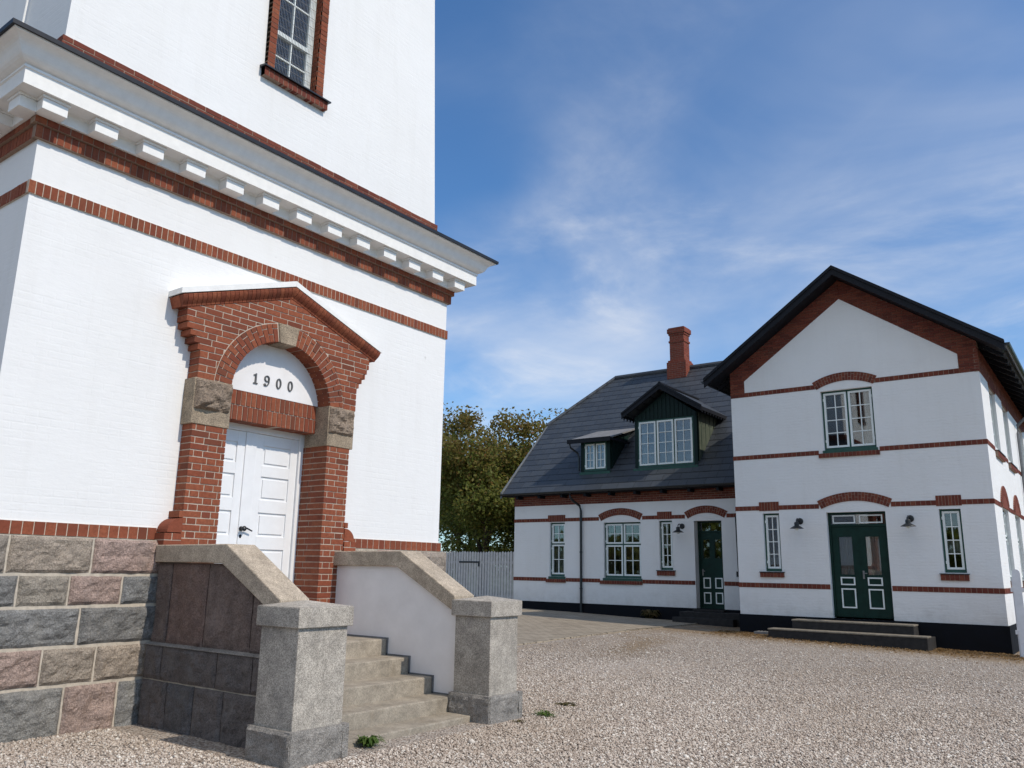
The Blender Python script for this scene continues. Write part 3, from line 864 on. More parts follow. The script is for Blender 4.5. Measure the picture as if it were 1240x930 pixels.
# doorway surround
PX = 0.20                                       # pilaster projection -> X=-8.35
portal = MB()
OL, OR_ = DC-0.775, DC+0.758                     # opening edges
for a, b in ((5.16, OL), (OR_, 7.53)):
    mb = MB()
    mb.box(TX1-0.30, TX1+PX-0.006, a+0.006, b-0.006, 0.4, 3.17, 1)
    bricks(mb, PF, a, b, 0.45, 3.165, 0.222, 0.062, 0.013, 0.0, PX, 'flem')
    ins = b if a < DC else a
    sg = 1 if a < DC else -1
    def PJ(u, v, d, ins=ins, sg=sg): return (u, ins+sg*d, v)
    bricks(mb, PJ, TX1-0.30, TX1+PX-0.02, 0.45, 3.165, 0.222, 0.062, 0.013, -0.03, 0.0, 'flem')
    out = a if a < DC else b
    def PO(u, v, d, out=out, sg=sg): return (u, out-sg*d, v)
    bricks(mb, PO, TX1, TX1+PX-0.02, 0.45, 3.165, 0.222, 0.062, 0.013, -0.03, 0.0, 'flem')
    sg, e = (-1, 5.16) if a < DC else (1, 7.53)     # rounded foot
    def PQ(u, v, d, sg=sg, e=e): return (TX1+d, e+sg*u, v)
    mb.pprism(PQ, [(0, 1.62), (0.20, 1.62), (0.20, 1.93), (0, 1.93)], -0.02, PX+0.012, 1)
    bricks(mb, PQ, 0.0, 0.205, 1.62, 1.93, 0.222, 0.066, 0.012, 0, PX+0.018, 'run')
    arc = [(0.0, 1.94)] + [(0.175*math.cos(t), 1.94+0.16*math.sin(t)) for t in [i*PI/2/8 for i in range(9)]]
    mb.pprism(PQ, arc, 0.0, PX+0.012, 0)
    bricks(mb, PQ, 0.0, 0.05, 2.105, 2.175, 0.222, 0.066, 0.012, 0, PX+0.012, 'run')
    mb.build('brick_pilaster', ['brick', 'mortar'], tower)
mb = MB()
# arch and pediment field
AC = (DC-0.005, 3.625)
RI, RO = 0.767, 0.995
PB = DC                                           # pediment axis
halves = [((-0.34, -1), -0.34*(PB)-1*5.04), ((0.34, -1), 0.34*(PB)-1*5.04)]
for a, b, v0, v1 in ((5.16, 7.58+0.03, 3.70, 4.02),):
    bricks(mb, PF, 5.16, 7.60, 3.70, 4.02, 0.222, 0.062, 0.013, 0, PX, 'run', circ=(AC[0], AC[1], RO+0.012))
fl = []
for i in range(4):
    e = (0.035, 0.085, 0.145, 0.195)[i]
    v0 = 4.02+0.013+i*0.075; v1 = v0+0.062
    bricks(mb, PF, 5.16-e, 7.60+e, v0, v1, 0.222, 0.062, 0.013, 0, PX, 'run' if i % 2 else 'flem', circ=(AC[0], AC[1], RO+0.012))
    fl.append((v0-0.013, e))
bricks(mb, PF, 4.95, 7.81, 4.335, 5.06, 0.222, 0.062, 0.013, 0, PX, 'run', halves=halves, circ=(AC[0], AC[1], RO+0.012))
# mortar body of the arch wall: ring segments joined with the outer field
def body(n=40):
    pts = []
    for i in range(n+1):
        a = PI-PI*i/n
        pts.append((AC[0]+RI*1.004*math.cos(a), AC[1]+RI*1.004*math.sin(a)))
    def outer(a):
        c, s = math.cos(a), math.sin(a)
        best = 9
        # intersect ray with the outer silhouette
        for k in range(1, 400):
            r = RI+k*0.004
            u, v = AC[0]+r*c, AC[1]+r*s
            if v < 4.02: L_, R__ = 5.17, 7.59
            elif v < 4.335:
                e = 0.19*math.sin((v-4.02)/0.315*PI/2)*((v-4.02)/0.315)
                L_, R__ = 5.17-e, 7.59+e
            else: L_, R__ = 4.96, 7.80
            top = 5.01-0.34*abs(u-PB)
            if u < L_ or u > R__ or v > top: return (AC[0]+(r-0.004)*c, AC[1]+(r-0.004)*s)
        return (AC[0]+best*c, AC[1]+best*s)
    n2 = 90
    for i in range(n2):
        a0 = PI-PI*i/n2; a1 = PI-PI*(i+1)/n2
        i0 = (AC[0]+RI*1.005*math.cos(a0), AC[1]+RI*1.005*math.sin(a0)); i1 = (AC[0]+RI*1.005*math.cos(a1), AC[1]+RI*1.005*math.sin(a1))
        mb.pprism(PF, [i0, i1, outer(a1), outer(a0)], -0.20, PX-0.006, 1)
body()
KA = 0.165
arch_bricks(mb, PF, AC[0], AC[1], RI, RO, PI+0.0, PI/2+KA+0.02, -0.02, PX+0.004, 0.064, 0.012, split=True)
arch_bricks(mb, PF, AC[0], AC[1], RI, RO, 0.0, PI/2-KA+0.02, -0.02, PX+0.004, 0.064, 0.012, split=True)
# soffit of the arch
for i in range(30):
    a0 = PI*i/30+0.008; a1 = PI*(i+1)/30-0.008
    for (x0, x1) in ((TX1-0.18, TX1-0.06), (TX1-0.048, TX1+0.07), (TX1+0.082, TX1+PX-0.03)):
        q = [(x, AC[0]+r*math.cos(a), AC[1]+r*math.sin(a)) for r in (RI, RI+0.03) for a in (a0, a1) for x in (x0, x1)]
        mb.add([q[0], q[1], q[3], q[2], q[4], q[5], q[7], q[6]], MB.BF, 0)
mb.build('pediment_arch', ['brick', 'mortar'], tower)
# raking cornice
mb = MB()
eL, eR, eZ, aZ = 4.83, 7.95, 4.60, 5.135
for sg in (-1, 1):
    eU = eL if sg < 0 else eR
    sl = Vector((eU-PB, eZ-aZ)); ln = sl.length; t_ = sl/ln; nrm = Vector((t_.y, -t_.x))
    if nrm.y > 0: nrm = -nrm
    k = int(ln/0.062)
    for i in range(k):
        s0 = ln*i/k+0.003; s1 = ln*(i+1)/k-0.003
        # moulded brick: projecting roll below a square nose
        for prof_ in ([(0.0, 0.275), (0.018, 0.275)]+[(0.020+0.095*(i/9), 0.215+0.058*math.sin(PI*(0.5+0.5*i/9))) for i in range(10)]+[(0.120, 0.212), (0.135, 0.208), (0.140, 0.19), (0.0, 0.19)],):
            pts0, pts1 = [], []
            for (dn, dp) in prof_:
                for lst, s__ in ((pts0, s0), (pts1, s1)):
                    q = Vector((PB, aZ)) + t_*s__ + nrm*dn
                    lst.append((TX1+dp, q.x, q.y))
            m_ = len(prof_)
            mb.add(pts0+pts1, [tuple(range(m_-1, -1, -1)), tuple(range(m_, 2*m_))]+[(j, (j+1) % m_, m_+(j+1) % m_, m_+j) for j in range(m_)], 0)
    # backing
    q0 = Vector((PB, aZ)); q1 = Vector((PB, aZ))+t_*ln
    poly = [q0, q1, q1+nrm*0.130, q0+nrm*0.135]
    mb.pprism(PF, [(p.x, p.y) for p in poly], 0.0, 0.19, 0)
mb.build('raking_cornice', ['brick', 'mortar_dark'], tower)
mb = MB()
for sg in (-1, 1):
    eU = (eL-0.02) if sg < 0 else (eR+0.02)
    poly = [(PB, aZ+0.012), (eU, eZ+0.008), (eU, eZ+0.075), (PB, aZ+0.085)]
    if sg > 0: poly = [(PB+0.002, aZ+0.012), (eU, eZ+0.008), (eU, eZ+0.04), (PB+0.002, aZ+0.085)]
    mb.pprism(PF, poly, 0.0, 0.28)
mb.build('pediment_capping', 'trim_white', tower)
# granite imposts and keystone
for (a, b, i) in ((5.13, OL+0.02, 91), (OR_-0.02, 7.58, 92)):
    mb = MB(); mb.pprism(PF, [(a, 3.165), (b, 3.165), (b, 3.70), (a, 3.70)], -0.25, PX+0.012)
    im = mb.build('impost_stone', 'granite_red', tower, bevel=0.008)
    mb = MB(); rough_block(mb, PF, a+0.015, b-0.015, 3.34, 3.685, PX, PX+0.06, 0.03, i, 0, 0.022, 0.04)
    mb.build('rock_face', 'granite_red_rock', im, recalc=False)
mb = MB()
ka = [PI/2+KA, PI/2-KA]
mb.pprism(PF, [(AC[0]+(RI-0.012)*math.cos(ka[0]), AC[1]+(RI-0.012)*math.sin(ka[0])), (AC[0]+(RI-0.012)*math.cos(ka[1]), AC[1]+(RI-0.012)*math.sin(ka[1])), (AC[0]+(RO+0.02)*math.cos(ka[1]), AC[1]+(RO+0.02)*math.sin(ka[1])), (AC[0]+(RO+0.02)*math.cos(ka[0]), AC[1]+(RO+0.02)*math.sin(ka[0]))], -0.18, PX+0.014)
mb.build('keystone', 'granite_red', tower, bevel=0.01)
# tympanum, numerals, flat brick arch
mb = MB()
poly = [(AC[0]+RI*1.02*math.cos(PI*i/30), max(3.715, AC[1]+RI*1.02*math.sin(PI*i/30))) for i in range(31)]
mb.pprism(PF, poly, -0.20, -0.045)
tymp = mb.build('tympanum', 'plaster', tower)
def ring2(mb, P, cu, cv, ao, bo, ai, bi, d0, d1, n=28, a0=0, a1=2*PI):
    for i in range(n):
        s = a0+(a1-a0)*i/n; e = a0+(a1-a0)*(i+1)/n
        mb.pprism(P, [(cu+ai*math.cos(s), cv+bi*math.sin(s)), (cu+ai*math.cos(e), cv+bi*math.sin(e)), (cu+ao*math.cos(e), cv+bo*math.sin(e)), (cu+ao*math.cos(s), cv+bo*math.sin(s))], d0, d1)
mb = MB()
D0, D1 = -0.045, -0.030
zc_ = 3.905
cu = 6.115
mb.pprism(PF, [(cu-0.011, zc_-0.055), (cu+0.011, zc_-0.055), (cu+0.011, zc_+0.067), (cu-0.002, zc_+0.067), (cu-0.011, zc_+0.056)], D0, D1)
mb.pprism(PF, [(cu-0.034, zc_-0.067), (cu+0.034, zc_-0.067), (cu+0.029, zc_-0.054), (cu-0.029, zc_-0.054)], D0, D1)
mb.pprism(PF, [(cu-0.012, zc_+0.056), (cu-0.012, zc_+0.041), (cu-0.033, zc_+0.037), (cu-0.033, zc_+0.048)], D0, D1)
mb.build('numeral', 'numeral', tymp)
mb = MB(); cu = 6.285
ring2(mb, PF, cu, zc_+0.030, 0.040, 0.041, 0.021, 0.030, D0, D1)
ring2(mb, PF, cu-0.012, zc_-0.005, 0.050, 0.063, 0.036, 0.054, D0, D1, 12, -PI*0.62, PI*0.20)
mb.pprism(PF, [(cu-0.028+0.016*math.cos(2*PI*i/10), zc_-0.052+0.016*math.sin(2*PI*i/10)) for i in range(10)], D0, D1)
mb.build('numeral', 'numeral', tymp)
for cu in (6.470, 6.655):
    mb = MB(); ring2(mb, PF, cu, zc_, 0.040, 0.068, 0.020, 0.057, D0, D1)
    mb.build('numeral', 'numeral', tymp)
mb = MB()
mb.pbox(PF, OL-0.02, OR_+0.02, 3.345, 3.712, -0.28, -0.055, 1)
bricks(mb, PF, OL, OR_, 3.345, 3.712, 0.062, 0.175, 0.012, -0.10, -0.045, 'run')
def PLu(u, v, d): return (v, u, 3.345-d)
bricks(mb, PLu, OL, OR_, TX1-0.27, TX1-0.05, 0.062, 0.2, 0.012, -0.02, 0.002, 'run')
mb.build('brick_lintel', ['brick', 'mortar'], tower)
# door
DX = -8.88
def PD(u, v, d): return (DX+d, u, v)
mb = MB()
f0, f1 = OL+0.01, OR_+0.05
mb.pbox(PD, f0-0.3, f0+0.075, 0.70, 3.36, -0.05, 0.05)
mb.pbox(PD, f1-0.115, f1+0.1, 0.70, 3.36, -0.05, 0.05)
mb.pbox(PD, f0+0.076, f1-0.116, 3.265, 3.36, -0.05, 0.05)
dfr = mb.build('door_frame', 'door_white', tower, bevel=0.006)
a, b = f0+0.078, f1-0.118
mid = 6.325
def leaf(name, l, r):
    m = MB()
    m.pbox(PD, l, r, 0.74, 3.262, -0.05, 0.0)
    rows_ = [(2.86, 3.12), (2.42, 2.72), (1.96, 2.26), (1.50, 1.80), (0.92, 1.34)]
    pl_, pr_ = l+0.115, r-0.115
    # raised stiles and rails around sunken panels, raised field inside
    ed = [0.74]+[x for q in sorted(rows_) for x in q]+[3.262]
    m.pbox(PD, l, pl_, 0.74, 3.262, 0.0, 0.018); m.pbox(PD, pr_, r, 0.74, 3.262, 0.0, 0.018)
    for i in range(0, len(ed), 2): m.pbox(PD, pl_, pr_, ed[i], ed[i+1], 0.0, 0.018)
    for v0, v1 in rows_: m.pbox(PD, pl_+0.035, pr_-0.035, v0+0.035, v1-0.035, 0.0, 0.014)
    return m.build('door_leaf', 'door_white', tower, bevel=0.003)
lf1 = leaf('door_leaf', a, mid-0.082)
lf2 = leaf('door_leaf', mid+0.082, b)
mb = MB()
mb.pbox(PD, mid-0.082, mid+0.082, 0.74, 3.262, -0.03, 0.034)
mb.build('door_astragal', 'door_white', tower, bevel=0.004)
mb = MB()
mb.lathe([(0.030, 0), (0.030, 0.012), (0.014, 0.018), (0.012, 0.05), (0.030, 0.06), (0.034, 0.075), (0.024, 0.092), (0.0, 0.095)], (DX+0.03, mid-0.05, 2.045), (1, 0, 0))
mb.tube([(DX+0.085, mid-0.05, 2.045), (DX+0.09, mid+0.0, 2.05), (DX+0.085, mid+0.08, 2.02)], [0.012, 0.011, 0.009])
mb.lathe([(0.02, 0), (0.02, 0.008), (0.0, 0.009)], (DX+0.026, mid-0.05, 1.955), (1, 0, 0), 10)
mb.pbox(PD, mid-0.062, mid-0.038, 1.93, 1.965, 0.026, 0.036)
mb.build('door_handle', 'metal_black', lf1, smooth=True)
# upper window
tw = MB()
WX = UX1-0.04
def PW(u, v, d): return (WX+d, u, v)
y0, y1, z0, z1 = 6.06, 6.80, 8.32, 10.05
mb = MB()
for a, b in ((y0-0.115, y0), (y1, y1+0.125)):
    mb.pbox(PW, a, b, z0, z1+0.2, -0.25, 0.072, 1)
    bricks(mb, PW, a, b, z0, z1+0.2, 0.222, 0.066, 0.012, -0.05, 0.078, 'stack')
    ins = b if a < 6.3 else a; sg = 1 if a < 6.3 else -1
    def PJ2(u, v, d, ins=ins, sg=sg): return (u, ins+sg*d, v)
    bricks(mb, PJ2, WX-0.25, WX+0.06, z0, z1+0.2, 0.11, 0.066, 0.012, -0.02, 0.008, 'run')
mb.pbox(PW, y0-0.115, y1+0.125, z1+0.2, z1+0.45, -0.25, 0.072, 1)
bricks(mb, PW, y0-0.115, y1+0.125, z1+0.2, z1+0.45, 0.066, 0.24, 0.012, -0.05, 0.08, 'stack')
wsur = mb.build('window_surround', ['brick', 'mortar_dark'], tower)
mb = MB()
mb.pbox(PW, y0-0.16, y1+0.21, z0-0.165, z0-0.035, -0.2, 0.095, 1)
bricks(mb, PW, y0-0.16, y1+0.21, z0-0.165, z0-0.035, 0.066, 0.12, 0.012, -0.05, 0.10, 'stack')
mb.build('brick_sill', ['brick_house', 'mortar_dark'], wsur)
mb = MB()
mb.pprism(lambda u, v, d: (WX+u, d, v), [(-0.2, z0+0.03), (0.14, z0-0.03), (0.14, z0-0.05), (-0.2, z0-0.03)], y0-0.19, y1+0.24)
mb.build('sill_flashing', 'metal_black', wsur)
mb = MB()
fd = -0.055
for a, b in ((y0+0.01, y0+0.085), (y1-0.125, y1-0.02)): mb.pbox(PW, a, b, z0-0.02, z1+0.2, fd-0.05, fd)
mb.pbox(PW, y0+0.07, y1-0.08, z0-0.02, z0+0.05, fd-0.05, fd-0.002)
mb.pbox(PW, y0+0.07, y1-0.08, z1+0.13, z1+0.2, fd-0.05, fd-0.002)
mc = (y0+y1)/2-0.02
mb.pbox(PW, mc-0.014, mc+0.014, z0+0.05, z1+0.13, fd-0.04, fd-0.008)
mb.pbox(PW, y0+0.07, y1-0.08, 8.98, 9.05, fd-0.05, fd+0.012)
for z in (8.66, 9.62): mb.pbox(PW, y0+0.07, y1-0.08, z-0.011, z+0.011, fd-0.04, fd-0.01)
wfr = mb.build('window_frame', 'sash_white', wsur)
mb = MB(); mb.pbox(PW, y0+0.05, y1-0.05, z0, z1+0.18, fd-0.032, fd-0.026); mb.build('pane', 'glass', wsur)
mb = MB(); mb.pbox(PW, y0-0.3, y1+0.3, z0-0.3, z1+0.5, -0.36, -0.32); mb.build('room_backing', 'lead', wsur)
mb = MB()
n_ = 27
for i in range(n_):
    y = y0+0.03+(y1-y0-0.06)*i/(n_-1)
    mb.pbox(PW, y-0.0018, y+0.0018, z0, z1+0.2, fd+0.018, fd+0.022)
for i in range(12):
    z = z0+0.05+i*0.15
    mb.pbox(PW, y0+0.02, y1-0.02, z-0.002, z+0.002, fd+0.022, fd+0.026)
mb.build('wire_grille', 'zinc', wsur)

# ------------------------------------------------------------ entrance staircase
stairs = thing('entrance_staircase', 'stone staircase with granite parapets and two square piers leading to the arched tower door', 'staircase')
XF = -8.43
steps = [(-7.37, 0.755), (-6.99, 0.570), (-6.61, 0.385), (-6.27, 0.205), (-5.93, 0.050)]
for i, (x, z) in enumerate(steps):
    m = MB()
    back = steps[i-1][0]-0.02 if i else -8.9
    lo = steps[i+1][1]-0.03 if i+1 < len(steps) else -0.25
    ya, yb = (5.22, 7.44) if i < 4 else (5.24, 7.43)
    if i == 0: m.box(XF-0.02, x, ya, yb, lo, z); m.box(-8.80, XF-0.025, OL+0.002, OR_-0.002, lo, z-0.002)
    else: m.box(back, x, ya, yb, lo, z)
    m.build('step', 'concrete', stairs, bevel=0.014)
# grey trim where the right parapet meets the steps
mb = MB()
for i, (x, z) in enumerate(steps[:4]):
    nb = steps[i-1][0] if i else XF
    mb.box(nb if i else XF, x+0.018, 7.434, 7.448, z, z+0.016)
    lo = steps[i+1][1]
    mb.box(x+0.001, x+0.018, 7.434, 7.448, lo, z-0.001)
mb.build('skirting', 'lead', stairs)
XP0, XP1 = -6.27, -5.69
XK = -7.16
def cope_poly(t0, t1): return None
def parapet(y0, y1, name, outer_sign):
    m = MB()
    def PP(u, v, d): return (u, d, v)
    body_ = [(XF+0.01, 0.0), (XP0+0.02, 0.0), (XP0+0.02, 1.12), (XK-0.02, 1.615), (XF+0.01, 1.615)]
    m.pprism(PP, body_, y0, y1, 0)
    return m, PP
# left parapet: dark granite slabs outside, plaster inside
m = MB()
PPf = lambda u, v, d: (u, d, v)
bodyp = [(XF+0.01, -0.2), (XP0+0.02, -0.2), (XP0+0.02, 1.12), (XK-0.02, 1.615), (XF+0.01, 1.615)]
m.pprism(PPf, bodyp, 5.03, 5.225, 0)
pl_ = m.build('parapet', 'plaster', stairs)
m = MB()
def PLs(u, v, d): return (u, 5.03-d, v)
slabs = [(XF+0.012, -8.163), (-8.147, -7.506), (-7.49, -6.753), (-6.737, XP0+0.01)]
for i, (a, b) in enumerate(slabs):
    # slab tops follow the coping
    def top(x): return 1.61 if x < XK else 1.61-(x-XK)*(1.61-1.125)/(XP0-XK)
    rough = MB()
    nu = 20; nv = 24
    vs = []
    for k in range(nv+1):
        for j in range(nu+1):
            u = a+(b-a)*j/nu
            v = 0.80+(top(u)-0.80)*k/nv
            q = Vector((u*3.3+i*5, v*3.3, 4.2))
            e = min(j, nu-j, k, nv-k)
            h = (noise.fractal(q, 0.75, 2.1, 5)*0.024+noise.noise(q*0.7)*0.012)*(1 if e else 0.3)
            vs.append(PLs(u, v, 0.036+h+(0.008 if e else 0)))
    w = nu+1
    fs = [(k*w+j, k*w+j+1, (k+1)*w+j+1, (k+1)*w+j) for k in range(nv) for j in range(nu)]
    o_ = len(vs)
    ring = list(range(w))+[k*w+nu for k in range(1, nv+1)]+[nv*w+k for k in range(nu-1, -1, -1)]+[k*w for k in range(nv-1, 0, -1)]
    for r_ in ring: vs.append((vs[r_][0], 5.035, vs[r_][2]))
    for j in range(len(ring)):
        j2 = (j+1) % len(ring); fs.append((ring[j2], ring[j], o_+j, o_+j2))
    m.add(vs, fs, 0)
m.pprism(PPf, [(XF+0.012, 0.78), (XP0+0.0, 0.78), (XP0+0.0, 1.12), (XK-0.02, 1.606), (XF+0.012, 1.606)], 5.018, 5.031, 1)
m.build('granite_slabs', ['granite_dark', 'mortar_stone'], pl_, recalc=False)
m = MB()
def PLp(u, v, d): return (u, 4.955-d, v)
m.box(XF+0.01, XP0-0.01, 4.95, 5.029, -0.2, 0.775, 1)

for (v0, v1, js) in ((-0.2, 0.43, (XF+0.012, -7.95, -7.48, -7.0, XP0-0.01)), (0.445, 0.775, (XF+0.012, -8.1, -7.15, -6.6, XP0-0.01))):
    for a, b in zip(js[:-1], js[1:]):
        rough_block(m, PLp, a+0.006, b-0.006, v0, v1, 0.01, 0.035, 0.012, sd, 0, step=0.04); sd += 1
m.build('plinth_blocks', ['granite_plinth', 'mortar_stone'], pl_, recalc=False)
m = MB()
m.pprism(lambda u, v, d: (d, u, v), [(4.915, 0.776), (5.02, 0.776), (5.02, 0.806), (4.915, 0.782)], XF+0.01, XP0-0.01)
m.build('plinth_ledge', 'granite_base', pl_, bevel=0.004)
cope = [(XF+0.005, 1.618), (XK-0.06, 1.618), (XP0+0.004, 1.115), (XP0+0.004, 1.30), (XK, 1.805), (XF+0.005, 1.80)]
def coping(m, y0, y1):
    for q in ([cope[0], cope[1], cope[4], cope[5]], [cope[1], cope[2], cope[3], cope[4]]):
        m.pprism(PPf, q, y0, y1)
    v = m.v[:]; key = {}; 
    mp = [key.setdefault((round(p[0], 5), round(p[1], 5), round(p[2], 5)), len(key)) for p in v]
    m.v = [None]*len(key)
    for i, p in enumerate(v): m.v[mp[i]] = p
    fs = [tuple(mp[i] for i in f) for f in m.f]
    cnt = {}
    for f in fs: cnt[frozenset(f)] = cnt.get(frozenset(f), 0)+1
    m.f = [f for f in fs if cnt[frozenset(f)] == 1]; m.mi = [0]*len(m.f)
m = MB(); coping(m, 4.93, 5.275); m.build('coping', 'granite_cope', pl_, bevel=0.012)
# right parapet: white plaster
m = MB(); m.pprism(PPf, bodyp, 7.45, 7.70); pr_ = m.build('parapet', 'plaster', stairs); pr_['label'] = 'white plastered parapet'
m = MB(); coping(m, 7.385, 7.745); m.build('coping', 'granite_cope', pr_, bevel=0.012)
def pier(y0, y1):
    m = MB()
    xa, xb = XP0+0.035, XP1-0.035
    m.box(xa, xb, y0+0.035, y1-0.035, 0.25, 1.09)
    p = m.build('pier', 'granite_smooth', stairs, bevel=0.008)
    m = MB()
    m.box(XP0, XP1, y0, y1, 1.085, 1.255)
    m.add([(XP0, y0, 1.2555), (XP1, y0, 1.2555), (XP1, y1, 1.2555), (XP0, y1, 1.2555), ((XP0+XP1)/2, (y0+y1)/2, 1.305)], [(0, 1, 4), (1, 2, 4), (2, 3, 4), (3, 0, 4), (3, 2, 1, 0)])
    m.build('pier_cap', 'granite_smooth', p, bevel=0.007)
    m = MB()
    xa, xb, ya, yb = XP0-0.0, XP1+0.015, y0-0.015, y1+0.015
    m.box(xa+0.03, xb-0.03, ya+0.03, yb-0.03, -0.25, 0.252)
    g = sd+int(y0*10)
    rough_block(m, lambda u, v, d: (xb-0.05+d, u, v), ya, yb, -0.2, 0.262, 0.03, 0.05, 0.010, g, 0, 0.03, 0.012)
    rough_block(m, lambda u, v, d: (u, ya+0.05-d, v), xa, xb, -0.2, 0.262, 0.03, 0.05, 0.010, g+1, 0, 0.03, 0.012)
    rough_block(m, lambda u, v, d: (u, yb-0.05+d, v), xa, xb, -0.2, 0.262, 0.03, 0.05, 0.010, g+2, 0, 0.03, 0.012)
    m.build('pier_base', 'granite_base', p, recalc=False)
pier(4.69, 5.31)
pier(7.34, 7.92)

# ------------------------------------------------------------ house
house = thing('house', 'white brick house with gabled front, black slate roofs, dormers and dark green doors', 'house')
GY, WY = 22.0, 24.2
GX0, GX1 = -8.56, -2.33
WXL = -17.78
PT = 0.545                                         # plinth top
def PG(u, v, d): return (u, GY-d, v)
def PWG(u, v, d): return (u, WY-d, v)
def PSD(u, v, d): return (GX1+d, u, v)
gable_holes = [(-6.14, -4.71, PT, 3.18), (-7.82, -7.37, 1.67, 3.20), (-3.51, -3.04, 1.70, 3.19), (-6.08, -4.78, 4.79, 6.38)]
wing_holes = [(-16.24, -15.61, 1.40, 3.24), (-14.06, -12.67, 1.39, 3.20), (-12.01, -11.55, 1.67, 3.22), (-10.80, -9.90, 0.53, 3.19)]
side_w = [(23.5, 24.75), (26.3, 27.6), (30.6, 31.9)]
side_holes = [(a, b, z0, z1) for a, b in side_w for z0, z1 in ((1.55, 3.30), (4.82, 6.40))]
mb = MB()
wall_holes(mb, PG, GX0, GX1, PT-0.02, 6.46, gable_holes, 0.32)
mb.build('gable_wall', 'house_white', house, recalc=False)
mb = MB()
wall_holes(mb, PWG, WXL, GX0+0.3, PT-0.02, 4.30, wing_holes, 0.32)
mb.add([(WXL, WY, 0.2), (WXL, 33.6, 0.2), (WXL, 33.6, 4.3), (WXL, 28.9+1.7, 7.25), (WXL, 28.9-1.7, 7.25), (WXL, WY, 4.3)], [(0, 5, 4, 3, 2, 1)])
mb.add([(WXL, 33.6, 0.2), (GX0, 33.6, 0.2), (GX0, 33.6, 4.3), (WXL, 33.6, 4.3)], [(3, 2, 1, 0)])
mb.build('wing_wall', 'house_white', house, recalc=False)
mb = MB()
GB = 36.0
wall_holes(mb, PSD, GY, GB, PT-0.02, 6.62, side_holes, 0.32)
mb.add([(GX0, GY, 0.0), (GX0, GB, 0.0), (GX0, GB, 7.1), (GX0, GY, 7.1)], [(0, 1, 2, 3), (3, 2, 1, 0)])
mb.add([(GX0, GB, 0.0), (GX1, GB, 0.0), (GX1, GB, 7.1), (-5.43, GB, 9.35), (GX0, GB, 7.1)], [(0, 1, 2, 3, 4)])
mb.build('side_wall', 'house_white', house, recalc=False)
# inner floors so that rooms stay dark behind the panes
for q in ((GX0+0.4, GX1-0.4, GY+2.6, GY+2.7, 0.3, 6.9), (WXL+0.4, GX0-0.1, WY+2.6, WY+2.7, 0.3, 4.2), (GX0+0.35, GX1-0.35, GY+0.34, GY+2.6, 3.9, 4.0), (WXL+0.35, GX0-0.1, WY+0.34, WY+2.6, 3.6, 3.7), (GX1-0.52, GX1-0.47, GY+0.34, GY+2.59, 0.3, 3.89), (GX1-0.52, GX1-0.47, GY+0.34, GY+2.59, 4.01, 6.8)):
    mb = MB(); mb.box(*q); mb.build('room_partition', 'interior', house)
# white and red gable top
def roofz(x): return 9.60-0.708*abs(x+5.42)
def und(x): return roofz(x)-0.20
tri = [(-8.15, 6.585), (-2.76, 6.585), (-2.76, 6.95), (-5.43, 8.87), (-8.15, 6.92)]
mb = MB()
mb.pprism(PG, [(GX0, 6.46), (GX1, 6.46), (GX1, und(GX1)), (-5.42, und(-5.42)), (GX0, und(GX0))], -0.32, -0.004)
mb.build('gable_core', 'mortar_dark', house)
mb = MB(); mb.pprism(PG, tri, -0.02, 0.004); mb.pbox(PG, -6.12, -4.75, 6.385, 6.584, -0.03, 0.0035); mb.build('gable_field', 'house_white', house)
mb = MB()
j = 0.011
for sg in (-1, 1):
    # slope-following brick field left/right of axis
    e_in = (0.72, -1)
    if sg < 0:
        inner = ((-0.7169, 1), 8.87+0.7169*5.43)          # above inner line
        outer = ((0.708, -1), -und(-5.42)+0.708*-5.42)
        h = [((-0.7169, 1.0), (-0.7169)*(-5.43)+8.87), ((0.708, -1.0), 0.708*(-5.42)-und(-5.42)), ((-1, 0), 5.425)]
        bricks(mb, PG, GX0, -5.42, 6.93, 9.42, 0.222, 0.062, j, -0.02, 0.016, 'run', halves=h)
        bricks(mb, PG, GX0, -8.16, 6.47, 6.925, 0.222, 0.062, j, -0.02, 0.016, 'run', halves=[((0.708, -1.0), 0.708*(-5.42)-und(-5.42))])
    else:
        h = [((0.7191, 1.0), 0.7191*(-5.43)+8.87), ((-0.708, -1.0), -0.708*(-5.42)-und(-5.42)), ((1, 0), -5.425)]
        bricks(mb, PG, -5.42, GX1, 6.955, 9.42, 0.222, 0.062, j, -0.02, 0.016, 'run', halves=h)
        bricks(mb, PG, -2.75, GX1, 6.47, 6.95, 0.222, 0.062, j, -0.02, 0.016, 'run', halves=[((-0.708, -1.0), -0.708*(-5.42)-und(-5.42))])
mb.build('gable_brickwork', ['brick_house'], house)
# red bands on gable, wing, side
def hband(name, P, segs, v0, v1, d=0.012):
    for a, b in segs:
        m = MB(); band(m, P, a, b, v0, v1, d); m.build(name, ['brick_house', 'mortar_dark'], house)
hband('brick_band', PG, [(GX0-0.012, -6.16), (-4.69, GX1+0.012)], 1.245, 1.37)
hband('brick_band', PG, [(GX0-0.012, -7.90), (-7.36, -6.31), (-4.56, -3.55), (-3.00, GX1+0.012)], 3.285, 3.405)
hband('brick_band', PG, [(GX0-0.012, -6.22), (-4.71, GX1+0.012)], 4.685, 4.805)
hband('brick_band', PG, [(-8.15, -6.22), (-4.68, -2.76)], 6.462, 6.582)
hband('brick_band', PWG, [(WXL-0.012, -16.37), (-15.56, -14.21), (-12.63, -10.82), (-9.88, GX0)], 1.235, 1.36)
hband('brick_band', PWG, [(WXL-0.012, -16.31), (-15.59, -14.24), (-12.60, -12.06), (-11.55, -11.10), (-9.72, GX0)], 3.270, 3.390)
hband('brick_band', PSD, [(GY, GB)], 1.245, 1.37)
